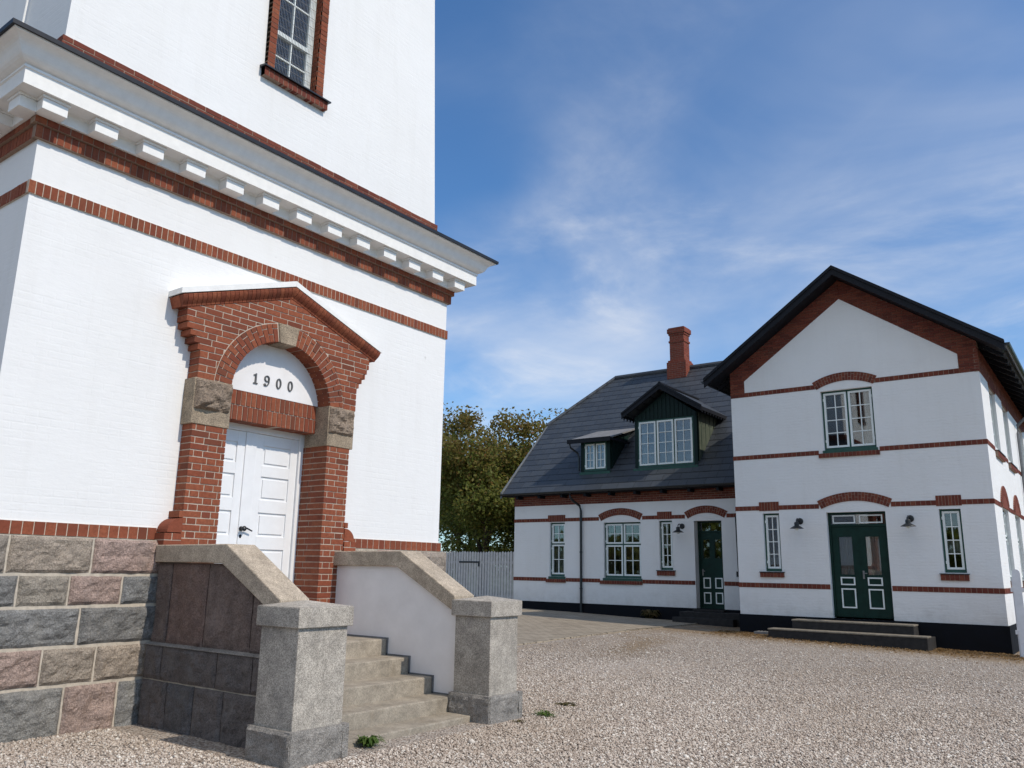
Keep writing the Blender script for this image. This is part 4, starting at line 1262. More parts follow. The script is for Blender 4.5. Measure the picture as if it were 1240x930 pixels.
hband('brick_band', PSD, [(GY, 23.40), (24.85, 26.2), (27.7, 30.5), (32.0, GB)], 3.285, 3.405)
hband('brick_band', PSD, [(GY, 23.42), (24.83, 26.22), (27.68, 30.52), (31.98, GB)], 4.685, 4.805)
# frieze under wing eave and side eave
m = MB()
m.pbox(PWG, WXL-0.012, GX0, 3.845, 4.42, -0.1, 0.009, 1)
bricks(m, PWG, WXL-0.012, GX0, 3.85, 4.40, 0.222, 0.060, 0.012, -0.02, 0.014, 'run')
m.build('eaves_brickwork', ['brick_house', 'mortar_dark'], house)
m = MB()
m.pbox(PSD, GY-0.012, GB, 6.455, 7.05, -0.1, 0.009, 1)
bricks(m, PSD, GY-0.014, GB, 6.46, 7.05, 0.222, 0.060, 0.012, -0.02, 0.014, 'run')
m.build('eaves_brickwork', ['brick_house', 'mortar_dark'], house)
# soldier heads and arches
def head(P, a, b, v0, v1):
    m = MB(); m.pbox(P, a, b, v0, v1, -0.02, 0.014, 1)
    bricks(m, P, a+0.002, b-0.002, v0+0.003, v1-0.003, 0.062, v1-v0, 0.011, -0.02, 0.018, 'stack')
    m.build('window_head', ['brick_house', 'mortar_dark'], house)
head(PG, -7.90, -7.36, 3.265, 3.505); head(PG, -3.55, -3.00, 3.265, 3.515)
head(PWG, -16.31, -15.59, 3.265, 3.50); head(PWG, -12.06, -11.55, 3.265, 3.505)
def sarch(P, a, b, v, rise, th):
    m = MB(); seg_arch(m, P, a, b, v, rise, th, -0.02, 0.02, split=True); m.build('window_arch', ['brick_house', 'mortar_dark'], house)
sarch(PG, -6.17, -4.74, 6.44, 0.175, 0.225)
sarch(PG, -6.25, -4.62, 3.275, 0.185, 0.225)
sarch(PWG, -14.15, -12.69, 3.255, 0.185, 0.225)
sarch(PWG, -11.00, -9.80, 3.265, 0.165, 0.225)
for a, b in side_w:
    m = MB(); c = (a+b)/2
    aa = (b-a)/2+0.02; RR = (aa*aa+0.34*0.34)/0.68; hh = math.asin(aa/RR)
    m.pprism(PSD, [(c+(RR+0.01)*math.sin(-hh+2*hh*k/16), 3.30+0.34-RR+(RR+0.01)*math.cos(-hh+2*hh*k/16)) for k in range(17)], -0.02, 0.022, 0)
    seg_arch(m, PSD, a-0.02, b+0.02, 3.30, 0.34, 0.24, -0.10, 0.03); m.build('window_arch', ['brick_house', 'mortar_dark'], house)
    head(PSD, a-0.05, b+0.05, 6.38, 6.62)
# windows
def window(P, u0, u1, v0, v1, sashes, sill=None, rec=0.10, curtain=None, frame='frame_green', parent=house, bar=0.022, sash_w=0.05, back=True):
    """sashes: list of (u0,u1,v0,v1,cols,rows) in fractions of the inner opening"""
    m = MB()
    fw_ = 0.045
    d0, d1 = -rec-0.07, -rec
    m.pbox(P, u0, u0+fw_, v0, v1, d0, d1); m.pbox(P, u1-fw_, u1, v0, v1, d0, d1)
    m.pbox(P, u0+fw_, u1-fw_, v1-fw_, v1, d0, d1); m.pbox(P, u0+fw_, u1-fw_, v0, v0+fw_*1.6, d0, d1)
    iu0, iu1, iv0, iv1 = u0+fw_, u1-fw_, v0+fw_*1.6, v1-fw_
    W_, H_ = iu1-iu0, iv1-iv0
    # green mullions and transoms between sashes
    mul = sorted({s[1] for s in sashes if s[1] < 0.99}); trn = sorted({s[3] for s in sashes if s[3] < 0.99})
    for f in mul: m.pbox(P, iu0+W_*f-0.022, iu0+W_*f+0.022, iv0, iv1, d0, d1-0.004)
    for f in trn: m.pbox(P, iu0, iu1, iv0+H_*f-0.022, iv0+H_*f+0.022, d0, d1-0.006)
    if sill == 'apron': m.pbox(P, u0-0.03, u1+0.03, v0-0.085, v0-0.002, -rec, 0.035)
    w = m.build('window', frame, parent, bevel=0.004)
    sub = w if parent is house else parent
    for (a, b, c, d, nc, nr) in sashes:
        a_ = iu0+W_*a+(0.024 if a > 0.01 else 0.004); b_ = iu0+W_*b-(0.024 if b < 0.99 else 0.004)
        c_ = iv0+H_*c+(0.024 if c > 0.01 else 0.004); d_ = iv0+H_*d-(0.024 if d < 0.99 else 0.004)
        s = MB()
        e0, e1 = d1-0.05, d1+0.012
        s.pbox(P, a_, a_+sash_w, c_, d_, e0, e1); s.pbox(P, b_-sash_w, b_, c_, d_, e0, e1)
        s.pbox(P, a_+sash_w, b_-sash_w, c_, c_+sash_w, e0, e1); s.pbox(P, a_+sash_w, b_-sash_w, d_-sash_w, d_, e0, e1)
        ga, gb, gc, gd = a_+sash_w, b_-sash_w, c_+sash_w, d_-sash_w
        for i in range(1, nc):
            x = ga+(gb-ga)*i/nc; s.pbox(P, x-bar/2, x+bar/2, gc, gd, e0+0.005, e1-0.012)
        for i in range(1, nr):
            z = gc+(gd-gc)*i/nr; s.pbox(P, ga, gb, z-bar/2, z+bar/2, e0+0.006, e1-0.014)
        # hinges
        hx = a_-0.012 if a < 0.01 else b_-0.006
        for z in (c_+0.12*(d_-c_), d_-0.12*(d_-c_)): s.pbox(P, hx, hx+0.02, z-0.035, z+0.035, e1-0.004, e1+0.016)
        s.build('sash', 'sash_white', sub)
    g = MB()
    tl = random.uniform(-0.004, 0.004)
    g.pbox(P, iu0+0.02, iu1-0.02, iv0+0.02, iv1-0.02, d1-0.028, d1-0.024); g.build('pane', 'glass', sub)
    if curtain:
        kind_, spans = curtain
        for (fa, fb, fc, fd_) in spans:
            q = MB()
            a, b = iu0+W_*fa, iu0+W_*fb
            n = max(6, int((b-a)/0.02))
            pts = []
            for i in range(n+1):
                x = a+(b-a)*i/n
                pts.append((x, d0-0.06+0.018*math.sin(x*60)+0.01*math.sin(x*23)))
            vs = [P(x, iv0+H_*fc, d) for x, d in pts]+[P(x, iv0+H_*fd_, d) for x, d in pts]
            q.add(vs, [(i, i+1, n+2+i, n+1+i) for i in range(n)])
            q.build('curtain', kind_, sub, recalc=False)
    return w
def brick_sill(P, a, b, v0, v1, d=0.05, mat='brick_house', top=True, par=house):
    m = MB()
    m.pbox(P, a, b, v0, v1, -0.05, d-0.006, 1)
    bricks(m, P, a+0.002, b-0.002, v0+0.003, v1-0.003, 0.085, v1-v0, 0.010, -0.02, d, 'stack')
    if top:
        m.pbox(P, a-0.015, b+0.015, v1+0.002, v1+0.022, -0.10, d+0.02, 2)
    m.build('window_sill', [mat, 'mortar_dark', 'metal_black'], par)
two = lambda c, r: [(0, 0.5, 0, 1, c, r), (0.5, 1, 0, 1, c, r)]
one = lambda c, r: [(0, 1, 0, 1, c, r)]
window(PG, -6.08, -4.78, 4.79, 6.38, two(2, 4), curtain=('curtain', [(0.78, 1.0, 0, 1)]), sill='apron')
brick_sill(PG, -6.22, -4.71, 4.60, 4.715, 0.05, top=False)
window(PG, -7.82, -7.37, 1.67, 3.20, one(2, 4), curtain=('curtain', [(0.0, 1.0, 0.0, 0.2)]))
brick_sill(PG, -7.95, -7.31, 1.52, 1.64)
window(PG, -3.51, -3.04, 1.70, 3.19, one(2, 4), curtain=('curtain', [(0, 1, 0.28, 0.5)]))
brick_sill(PG, -3.60, -3.00, 1.52, 1.66)
six = [(0, 1, 0, 0.60, 2, 2), (0, 1, 0.60, 1, 2, 2)]
window(PWG, -16.24, -15.61, 1.40, 3.24, six, curtain=('curtain', [(0, 1, 0, 0.52)]), sill='apron')
brick_sill(PWG, -16.37, -15.56, 1.20, 1.315, 0.05, top=False)
dbl = [(0, 0.5, 0, 0.60, 2, 2), (0.5, 1, 0, 0.60, 2, 2), (0, 0.5, 0.60, 1, 2, 2), (0.5, 1, 0.60, 1, 2, 2)]
window(PWG, -14.06, -12.67, 1.39, 3.20, dbl, curtain=('curtain_red', [(0.0, 0.25, 0, 0.6), (0.3, 0.72, 0, 0.58), (0.78, 1.0, 0, 0.6)]), sill='apron')
brick_sill(PWG, -14.20, -12.63, 1.19, 1.305, 0.05, top=False)
window(PWG, -12.01, -11.55, 1.67, 3.22, one(2, 4), curtain=('curtain', [(0, 0.5, 0.5, 1)]))
brick_sill(PWG, -12.10, -11.48, 1.50, 1.64)
for a, b in side_w:
    window(PSD, a, b, 4.82, 6.40, two(2, 4))
    brick_sill(PSD, a-0.08, b+0.08, 4.56, 4.70, 0.07)
    window(PSD, a, b, 1.55, 3.30, dbl)
    brick_sill(PSD, a-0.08, b+0.08, 1.38, 1.52, 0.07)
# doors
def hdoor(P, u0, u1, v0, v1, leaves, light_top, light_bot, panels, glassc, rec):
    m = MB()
    d1 = -rec
    m.pbox(P, u0, u0+0.06, v0, v1, d1-0.1, d1); m.pbox(P, u1-0.06, u1, v0, v1, d1-0.1, d1)
    m.pbox(P, u0+0.06, u1-0.06, v1-0.05, v1, d1-0.1, d1)
    m.pbox(P, u0+0.06, u1-0.06, v1-0.36, v1-0.30, d1-0.1, d1)
    fr = m.build('door_frame', 'green', house, bevel=0.004)
    g = MB(); g.pbox(P, u0+0.06, u1-0.06, v1-0.30, v1-0.05, d1-0.05, d1-0.044); g.build('transom_pane', 'glass', fr)
    tw_ = u1-u0-0.12
    if leaves == 2:
        for k in range(2):
            m = MB(); a = u0+0.06+tw_*k/2+0.05; b = u0+0.06+tw_*(k+1)/2-0.05
            m.pbox(P, a, a+0.03, v1-0.28, v1-0.07, d1-0.04, d1-0.02); m.pbox(P, b-0.03, b, v1-0.28, v1-0.07, d1-0.04, d1-0.02)
            m.pbox(P, a+0.03, b-0.03, v1-0.10, v1-0.07, d1-0.04, d1-0.02); m.pbox(P, a+0.03, b-0.03, v1-0.28, v1-0.25, d1-0.04, d1-0.02)
            m.build('transom_sash', 'sash_white', fr)
    iu0, iu1, top = u0+0.065, u1-0.065, v1-0.365
    lw = (iu1-iu0)/leaves
    for k in range(leaves):
        l, r = iu0+lw*k+0.003, iu0+lw*(k+1)-0.003
        m = MB()
        cols = [(0, 1)] if leaves == 2 else [(0, 0.5), (0.5, 1)]
        st = 0.16 if leaves == 2 else 0.085
        zones = [(l+(r-l)*c0+st, l+(r-l)*c1-st) for c0, c1 in cols]
        wall_holes(m, lambda u, v, d: P(u, v, d1-0.02+d), l, r, v0+0.01, top, [(a, b, light_bot, light_top) for a, b in zones], 0.05)
        m.pbox(P, l, r, v0+0.008, v0+0.03, d1-0.07, d1+0.012)
        for a, b in zones:
            for p0, p1 in panels: m.pbox(P, a+0.03, b-0.03, p0+0.03, p1-0.03, d1-0.02, d1-0.008)
        dl = m.build('door_leaf', 'green', house, recalc=False)
        for a, b in zones:
            for p0, p1 in panels:
                m = MB()
                t = 0.032
                m.pbox(P, a-0.012, a+t-0.012, p0, p1, d1-0.019, d1+0.004); m.pbox(P, b-t+0.012, b+0.012, p0, p1, d1-0.019, d1+0.004)
                m.pbox(P, a+t-0.012, b-t+0.012, p0, p0+t, d1-0.019, d1+0.003); m.pbox(P, a+t-0.012, b-t+0.012, p1-t, p1, d1-0.019, d1+0.003)
                m.build('panel_moulding', 'sash_white', dl)
        for a, b in zones:
            m = MB(); m.pbox(P, a-0.01, b+0.01, light_bot-0.01, light_top+0.01, d1-0.052, d1-0.046); m.build('pane', 'glass', dl)
        if glassc:
            for a, b in zones:
                q = MB()
                n = 26
                pts = [(a-0.02+(b-a+0.04)*i/n, d1-0.12+0.012*math.sin(i*1.7)) for i in range(n+1)]
                q.add([P(x, light_bot-0.05, d) for x, d in pts]+[P(x, light_top+0.05, d) for x, d in pts], [(i, i+1, n+2+i, n+1+i) for i in range(n)])
                q.build('door_curtain', 'curtain', dl, recalc=False)
        if k == leaves-1 or leaves == 1:
            m = MB()
            hx = l+0.06
            m.pbox(P, hx-0.02, hx+0.02, 1.52, 1.72, d1-0.02, d1-0.008)
            m.tube([P(hx, 1.66, d1-0.01), P(hx, 1.66, d1+0.05), P(hx+0.10, 1.655, d1+0.05)], 0.01)
            m.build('door_handle', 'zinc', dl)
hdoor(PG, -6.14, -4.71, PT+0.03, 3.18, 2, 2.56, 1.62, [(0.80, 1.28), (1.36, 1.56)], True, 0.12)
hdoor(PWG, -10.80, -9.90, 0.53, 3.19, 1, 2.62, 2.05, [(0.68, 1.02), (1.14, 1.46)], False, 0.26)
# plinth
m = MB()
m.pbox(PG, GX0-0.02, GX1+0.03, -0.5, PT, -0.2, 0.03)
m.pbox(PWG, WXL-0.03, GX0+0.1, -0.3, PT-0.005, -0.2, 0.03)
m.pbox(PSD, GY+0.21, GB, -0.5, PT-0.003, -0.2, 0.03)
m.build('plinth', 'black', house)
# door steps
m = MB()
m.box(-7.0, -4.18, 21.42, 21.965, -0.2, 0.455); m.box(-7.0-0.01, -4.17, 21.41, 21.965, 0.457, 0.497, 1)
m.box(-7.47, -3.83, 20.98, 21.965, -0.3, 0.235); m.box(-7.48, -3.82, 20.97, 21.408, 0.237, 0.275, 1)
m.build('door_step', ['dark_step', 'tread'], house, bevel=0.012)
m = MB()
m.box(-11.1, -9.1, 23.60, 24.165, 0, 0.455); m.box(-11.2, -9.3, 23.30, 23.598, 0, 0.30)
m.box(-10.85, -9.85, 24.0, 24.45, 0.456, 0.525)
m.build('door_step', 'dark_step', house, bevel=0.012)

# roofs
m = MB()
yf = GY-0.50
EL, ER = -5.42-3.70, -5.42+3.70
rz = 9.60; ez = 9.60-0.708*3.70
m.slab([(-5.42, yf, rz), (-5.42, GB+0.4, rz), (EL, GB+0.4, ez), (EL, yf, ez)], 0.10)
m.slab([(-5.42, yf, rz), (ER, yf, ez), (ER, GB+0.4, ez), (-5.42, GB+0.4, rz)], 0.10)
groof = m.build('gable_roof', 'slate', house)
m = MB()
for sg in (-1, 1):
    e = -5.42+sg*3.72
    z_e = 9.60-0.708*3.72
    m.pprism(lambda u, v, d: (u, yf-d, v), [(-5.42, rz+0.02), (e, z_e+0.02), (e, z_e-0.20), (-5.42, rz-0.20)], -0.03, 0.035)
    m.pprism(lambda u, v, d: (u, yf-d, v), [(-5.42, rz+0.06), (e, z_e+0.06), (e, z_e-0.03), (-5.42, rz-0.03)], -0.06, 0.07)
m.build('bargeboard', 'bargeboard', groof)
# soffit boards and rafter tails
for sg in (-1, 1):
    x_in = GX0 if sg < 0 else GX1
    e = -5.42+sg*3.66
    m = MB()
    m.slab([(-5.42, yf+0.03, rz-0.125), (-5.42, GY+0.1, rz-0.125), (e, GY+0.1, 9.6-0.708*3.66-0.125), (e, yf+0.03, 9.6-0.708*3.66-0.125)], 0.05)
    m.build('verge_soffit', 'bargeboard', groof)
    k = 0
    y = GY+0.25
    while y < GB:
        zi, ze = roofz(x_in)-0.14, roofz(e)-0.14
        m = MB()
        m.pprism(lambda u, v, d: (u, d, v), [(x_in-sg*0.05, zi), (e-sg*0.05, ze+0.035), (e-sg*0.05, ze-0.07), (x_in-sg*0.05, zi-0.13)], y, y+0.09)
        m.build('rafter_tail', 'bargeboard', groof)
        y += 0.85
def gutter(name, a, b, r, par):
    a, b = Vector(a), Vector(b); d = (b-a).normalized(); s = d.cross(Vector((0, 0, 1)))
    m = MB()
    n = 10
    prof = [(r*math.cos(PI+PI*i/n), r*math.sin(PI+PI*i/n)) for i in range(n+1)] + [((r-0.008)*math.cos(2*PI-PI*i/n), (r-0.008)*math.sin(2*PI-PI*i/n)) for i in range(n+1)]
    vs = [p0+s*x+Vector((0, 0, z)) for p0 in (a, b) for x, z in prof]
    k = len(prof)
    m.add(vs, [(i, (i+1) % k, k+(i+1) % k, k+i) for i in range(k)]+[tuple(range(n+1)), tuple(k+i for i in range(n+1))])
    return m.build(name, 'metal_black', par)
gutter('gutter', (ER+0.05, yf+0.02, ez-0.02), (ER+0.05, GB+0.4, ez-0.02), 0.075, groof)
gutter('gutter', (EL-0.05, yf+0.02, ez-0.02), (EL-0.05, WY+1.2, ez-0.02), 0.075, groof)
# side downpipe
m = MB()
m.tube([(ER+0.05, 29.4, ez-0.08), (ER+0.03, 29.4, ez-0.2), (GX1+0.08, 29.4, ez-0.75), (GX1+0.07, 29.4, ez-1.0), (GX1+0.07, 29.4, 0.0)], 0.045)
m.build('downpipe', 'lead', house)

# wing roof: half-hipped
eY, eZ_ = 23.78, 4.28
rY, rZ_ = 28.90, 9.40
bY, bZ = 34.02, 4.28
vx = -18.09
hZ = 7.25; hY1, hY2 = eY+(hZ-eZ_), bY-(hZ-eZ_)
hx = -16.15
rx = -5.7
m = MB()
m.slab([(vx, eY, eZ_), (rx, eY, eZ_), (rx, rY, rZ_), (hx, rY, rZ_), (vx, hY1, hZ)], 0.12)
m.slab([(rx, bY, bZ), (vx, bY, bZ), (vx, hY2, hZ), (hx, rY, rZ_), (rx, rY, rZ_)], 0.12)
m.slab([(vx, hY1, hZ), (hx, rY, rZ_), (vx, hY2, hZ)], 0.12)
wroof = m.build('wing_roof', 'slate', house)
# ridge, hip and verge caps
m = MB()
m.tube([(hx, rY, rZ_+0.01), (rx, rY, rZ_+0.01)], 0.10, 8)
m.tube([(vx-0.02, hY1, hZ+0.02), (hx, rY, rZ_+0.02)], 0.075, 8)
m.build('ridge_capping', 'slate', wroof)
m = MB()
def PV(u, v, d): return (vx-d, u, v)
m.pprism(PV, [(eY-0.02, eZ_+0.045), (hY1+0.05, hZ+0.06), (hY1+0.05, hZ-0.14), (eY-0.02, eZ_-0.16)], -0.03, 0.03)
m.build('verge_board', 'lead', wroof)
m = MB()
m.pprism(PV, [(bY+0.02, bZ+0.045), (hY2, hZ+0.06), (hY2, hZ-0.14), (bY+0.02, bZ-0.16)], -0.03, 0.03)
m.build('verge_board', 'lead', wroof)
m = MB()
m.box(vx+0.05, GX0, eY+0.03, WY, eZ_-0.10, eZ_-0.03)
m.build('eaves_soffit', 'bargeboard', wroof)
x = WXL+0.3
while x < GX0:
    m = MB(); m.box(x, x+0.09, eY+0.06, WY, eZ_-0.20, eZ_-0.10); x += 0.95
    m.build('rafter_tail', 'bargeboard', wroof)
gutter('gutter', (vx+0.02, eY-0.05, eZ_-0.01), (GX0, eY-0.05, eZ_-0.01), 0.07, wroof)
m = MB()
m.tube([(-15.1, eY-0.05, eZ_-0.06), (-15.1, eY-0.05, eZ_-0.22), (-15.05, eY+0.04, eZ_-0.33), (-14.93, WY-0.12, 3.78), (-14.91, WY-0.07, 3.62), (-14.91, WY-0.07, 1.2), (-14.91, WY-0.07, 0.2)], 0.042, 10)
for z in (3.3, 2.2, 1.0): m.tube([(-14.91, WY-0.07, z), (-14.91, WY-0.07, z+0.05)], 0.052, 10)
m.build('downpipe', 'metal_black', house)
m = MB()
m.tube([(-9.42, WY-0.05, 3.30), (-9.40, WY-0.05, 1.60)], 0.022, 8)
m.box(-9.44, -9.34, WY-0.13, WY, 1.50, 1.66)
m.build('cable_pipe', 'metal_black', house)

# chimney
chy0, chx0, chx1 = 28.45, -13.62, -12.84
def ringbrick(m, x0, x1, y0, y1, z0, z1):
    m.box(x0+0.005, x1-0.005, y0+0.005, y1-0.005, z0, z1, 1)
    for P_, a, b in ((lambda u, v, d: (u, y0-d, v), x0, x1), (lambda u, v, d: (x1+d, u, v), y0, y1), (lambda u, v, d: (u, y1+d, v), x0, x1), (lambda u, v, d: (x0-d, u, v), y0, y1)):
        bricks(m, P_, a, b, z0+0.006, z1-0.004, 0.222, 0.062, 0.012, -0.02, 0.0, 'run')
m = MB()
cyc = 28.80
def cb(w, dpt, z0, z1): ringbrick(m, -13.22-w/2, -13.22+w/2, cyc-dpt/2, cyc+dpt/2, z0, z1)
cb(0.80, 0.70, 8.7, 9.62); cb(0.72, 0.62, 9.62, 9.70); cb(0.60, 0.50, 9.70, 10.42); cb(0.66, 0.56, 10.42, 10.50); cb(0.60, 0.50, 10.50, 10.72)
cb(0.66, 0.56, 10.72, 10.80); cb(0.74, 0.64, 10.80, 10.98); cb(0.66, 0.56, 10.98, 11.03)
ch = m.build('chimney', ['brick_chimney', 'mortar_dark'], wroof)

# big gabled dormer
def rfz(y): return eZ_+(y-eY)
dm = None
fy = 24.50
dx0, dx1 = -12.98, -10.72
cxm = (dx0+dx1)/2
def PDm(u, v, d): return (u, fy-d, v)
m = MB()
apz = 7.62
wall_holes(m, PDm, dx0, dx1, 4.9, 6.60, [(dx0+0.12, dx1-0.12, 5.0, 6.60)], 0.12)
m.pprism(PDm, [(dx0, 6.60), (dx1, 6.60), (dx1, 6.72), (cxm, 7.50), (dx0, 6.72)], -0.12, 0.0)
x = dx0
while x < dx1:      # vertical boards in the gable
    xb = min(x+0.13, dx1); hh = 6.72+(7.50-6.72)*(1-abs((x+xb)/2-cxm)/(dx1-cxm))-0.06
    m.pbox(PDm, x+0.012, xb, 6.62, max(6.66, hh), 0.0, 0.018); x += 0.15
dorm = m.build('dormer', 'green_black', house, recalc=False)
for sg, x in ((-1, dx0), (1, dx1)):
    m = MB()
    yb = fy+ (6.72-rfz(fy))
    poly = [(fy+0.002, 4.9), (fy+0.002, 6.72), (yb+0.1, 6.72), (fy+0.3, 5.2)]
    m.pprism(lambda u, v, d: (x+d, u, v), [(fy+0.125, rfz(fy+0.125)-0.15), (fy+0.125, 6.74), (eY+6.74-eZ_+0.1, 6.74)], -0.02, 0.02)
    for k in range(5):     # board joints
        yk = fy+0.28+0.35*k
        m.pprism(lambda u, v, d: (x+sg*0.021+d, u, v), [(yk, rfz(yk)), (yk+0.02, rfz(yk)+0.02), (yk+0.02, 6.72), (yk, 6.72)], -0.006, 0.006, 1)
    m.build('dormer_cheek', ['cheek_green', 'green'], dorm)
m = MB()
df = fy-0.34
hw = 1.42
dzr, dze = 7.72, 6.84
yb_r = eY+(dzr-eZ_)+0.25
ybe = eY+(dze-eZ_)+0.2
m.slab([(cxm, df, dzr), (cxm-hw, df, dze), (cxm-hw, ybe, dze), (cxm, yb_r, dzr)], 0.06)
m.slab([(cxm, df, dzr), (cxm, yb_r, dzr), (cxm+hw, ybe, dze), (cxm+hw, df, dze)], 0.06)
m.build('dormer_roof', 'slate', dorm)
m = MB()
for sg in (-1, 1):
    e = cxm+sg*(hw+0.02)
    m.pprism(lambda u, v, d: (u, df-d, v), [(cxm, dzr+0.03), (e, dze+0.02), (e, dze-0.17), (cxm, dzr-0.17)], -0.03, 0.03)
    m.pprism(lambda u, v, d: (u, df-d, v), [(cxm, dzr+0.05), (e, dze+0.04), (e, dze-0.03), (cxm, dzr-0.03)], -0.05, 0.055)
    # decorated eaves board along the side
    m.box(cxm+sg*hw-0.02, cxm+sg*hw+0.02, df, ybe-0.1, dze-0.13, dze-0.02)
    y = df+0.1
    while y < ybe-0.3:
        m.box(cxm+sg*hw-0.012, cxm+sg*hw+0.012, y, y+0.06, dze-0.20, dze-0.13); y += 0.22
m.build('dormer_bargeboard', 'bargeboard', dorm)
m = MB(); m.tube([(cxm, df-0.02, dzr+0.03), (cxm, yb_r, dzr+0.03)], 0.06, 8)
m.build('ridge_capping', 'bargeboard', dorm)
W3 = [(i/3, (i+1)/3, 0, 1, 2, 4) for i in range(3)]
window(PDm, dx0+0.12, dx1-0.12, 5.0, 6.60, W3, rec=0.0, parent=dorm, sash_w=0.055, curtain=('curtain', [(0.03, 0.1, 0, 1)]))
m = MB(); m.box(dx0-0.03, dx1+0.03, fy-0.10, fy+0.1, 4.88, 4.975); m.build('dormer_sill', 'frame_green', dorm)
m = MB(); m.box(dx0-0.02, dx1+0.02, fy+1.3, fy+1.36, 4.9, 6.85); m.build('room_backing', 'interior', dorm)

# small shed dormer
fy2 = 24.45
sx0, sx1 = -15.10, -13.92
def PD2(u, v, d): return (u, fy2-d, v)
m = MB()
wall_holes(m, PD2, sx0, sx1, 4.88, 6.06, [(sx0+0.14, sx1-0.14, 5.0, 6.0)], 0.1)
d2 = m.build('dormer', 'green_black', house, recalc=False)
dorm['label'] = 'large gabled dormer with three casements'; d2['label'] = 'small shed-roofed dormer with two casements'
for x in (sx0, sx1):
    m = MB()
    yb = eY+(6.5-eZ_)
    m.pprism(lambda u, v, d: (x+d, u, v), [(fy2+0.105, rfz(fy2+0.1)-0.15), (fy2+0.105, 6.08), (yb, 6.56)], -0.02, 0.02)
    m.build('dormer_cheek', 'green_black', d2)
m = MB()
zf, yb2 = 6.10, 26.35
m.slab([(sx0-0.36, fy2-0.30, zf), (sx1+0.16, fy2-0.30, zf), (sx1+0.16, yb2, 6.76), (sx0-0.36, yb2, 6.76)], 0.05)
m.build('dormer_roof', 'zinc', d2)
m = MB(); m.box(sx0-0.38, sx1+0.18, fy2-0.33, fy2-0.29, zf-0.13, zf+0.02)
m.box(sx1+0.145, sx1+0.18, fy2-0.29, 25.9, zf-0.08, zf+0.0)
m.build('fascia', 'bargeboard', d2)
m = MB()
m.tube([(sx0-0.28, fy2-0.30, zf-0.1), (sx0-0.28, fy2-0.26, zf-0.25), (sx0-0.08, fy2-0.07, zf-0.45), (sx0-0.05, fy2-0.05, zf-0.6), (sx0-0.05, fy2-0.05, 5.02)], 0.035)
m.build('dormer_downpipe', 'metal_black', d2)
window(PD2, sx0+0.14, sx1-0.14, 5.0, 6.0, two(2, 3), rec=0.0, parent=d2, sash_w=0.05, bar=0.02, curtain=('curtain', [(0.1, 0.4, 0, 1), (0.6, 0.75, 0, 1)]))
m = MB(); m.box(sx0-0.02, sx1+0.02, fy2-0.07, fy2+0.1, 4.87, 4.97); m.build('dormer_sill', 'frame_green', d2)
m = MB(); m.box(sx0-0.02, sx1+0.02, fy2+0.9, fy2+0.95, 4.9, 6.3); m.build('room_backing', 'interior', d2)

# ------------------------------------------------------------ wall lamps
def wall_lamp(P, u, v, label):
    t = thing('wall_lamp', label, 'lamp', 'black barn lamps beside the doors')
    n = Vector(P(0, 0, 1))-Vector(P(0, 0, 0))
    m = MB(); m.lathe([(0.085, 0), (0.085, 0.02), (0.06, 0.035), (0.0, 0.04)], P(u, v, 0.0), n, 18); m.build('wall_plate', 'metal_black', t, smooth=False)
    m = MB(); m.tube([P(u, v, 0.02), P(u, v+0.05, 0.12), P(u, v+0.055, 0.24), P(u, v+0.02, 0.30), P(u, v-0.05, 0.31)], 0.016); m.build('arm', 'metal_black', t)
    c = P(u, v-0.13, 0.31)
    m = MB(); m.lathe([(0.175, -0.075), (0.170, -0.066), (0.085, -0.012), (0.06, 0.0), (0.06, 0.07), (0.04, 0.095), (0.0, 0.10)], c, (0, 0, 1), 24)
    m.build('shade', 'metal_black', t, smooth=False)
    m = MB(); m.lathe([(0.0, -0.13), (0.045, -0.11), (0.055, -0.08), (0.03, -0.02), (0.0, -0.02)], c, (0, 0, 1), 12); m.build('bulb', 'sash_white', t, smooth=True)
wall_lamp(PG, -6.82, 2.97, 'black barn lamp left of the double green door on the gable front')
wall_lamp(PG, -4.15, 2.98, 'black barn lamp right of the double green door on the gable front')
wall_lamp(PWG, -11.20, 3.03, 'black barn lamp left of the single green door in the recessed wing')

# ------------------------------------------------------------ fences
fence = thing('slatted_fence', 'tall weathered white slatted fence with gate between the tower and the house', 'fence')
m = MB(); fY = 24.30
x = WXL-0.07
i = 0
fr_ = random.Random(11)
gate0, gate1 = -20.45, -19.35
xs_f = []
while x > -25.5:
    xs_f.append(x); x -= 0.128
m = MB(); g = MB(); m2 = MB()
for x in xs_f:
    zt = 2.25+fr_.uniform(-0.015, 0.015)
    tgt = g if gate0 < x < gate1 else (m if x < gate0 else m2)
    z_ = gz(x, fY)+0.05
    wv = fr_.uniform(0.090, 0.102)
    tgt.pprism(lambda u, v, d: (u, fY-d, v), [(x-wv/2, z_), (x+wv/2, z_), (x+wv/2, zt-0.04), (x, zt), (x-wv/2, zt-0.04)], 0.0, 0.022)
m.build('slats', 'fence_grey', fence); m2.build('slats', 'fence_grey', fence)
gt = g.build('gate', 'fence_grey', fence)
for z in (0.65, 1.85):
    m = MB(); m.box(-25.5, WXL-0.02, fY+0.003, fY+0.05, z-0.045, z+0.045); m.build('rail', 'fence_grey', fence)
for x in (-20.55, -19.25, -22.6, -21.35):
    m = MB(); m.box(x-0.06, x+0.06, fY+0.052, fY+0.17, 0.1, 2.2)
    m.box(x-0.07, x+0.07, fY-0.03, fY+0.0, 0.1, 2.26) if x in (-21.35,) else None
    m.build('post', 'fence_grey', fence)
for q in (((-20.42, -19.42, 1.83, 1.89), (-19.50, -19.42, 1.70, 1.829)), ((-20.42, -19.42, 0.55, 0.61),)):
    m = MB()
    for a, b, c, d in q: m.box(a, b, fY-0.037, fY-0.023, c, d)
    m.build('strap_hinge', 'metal_black', gt)
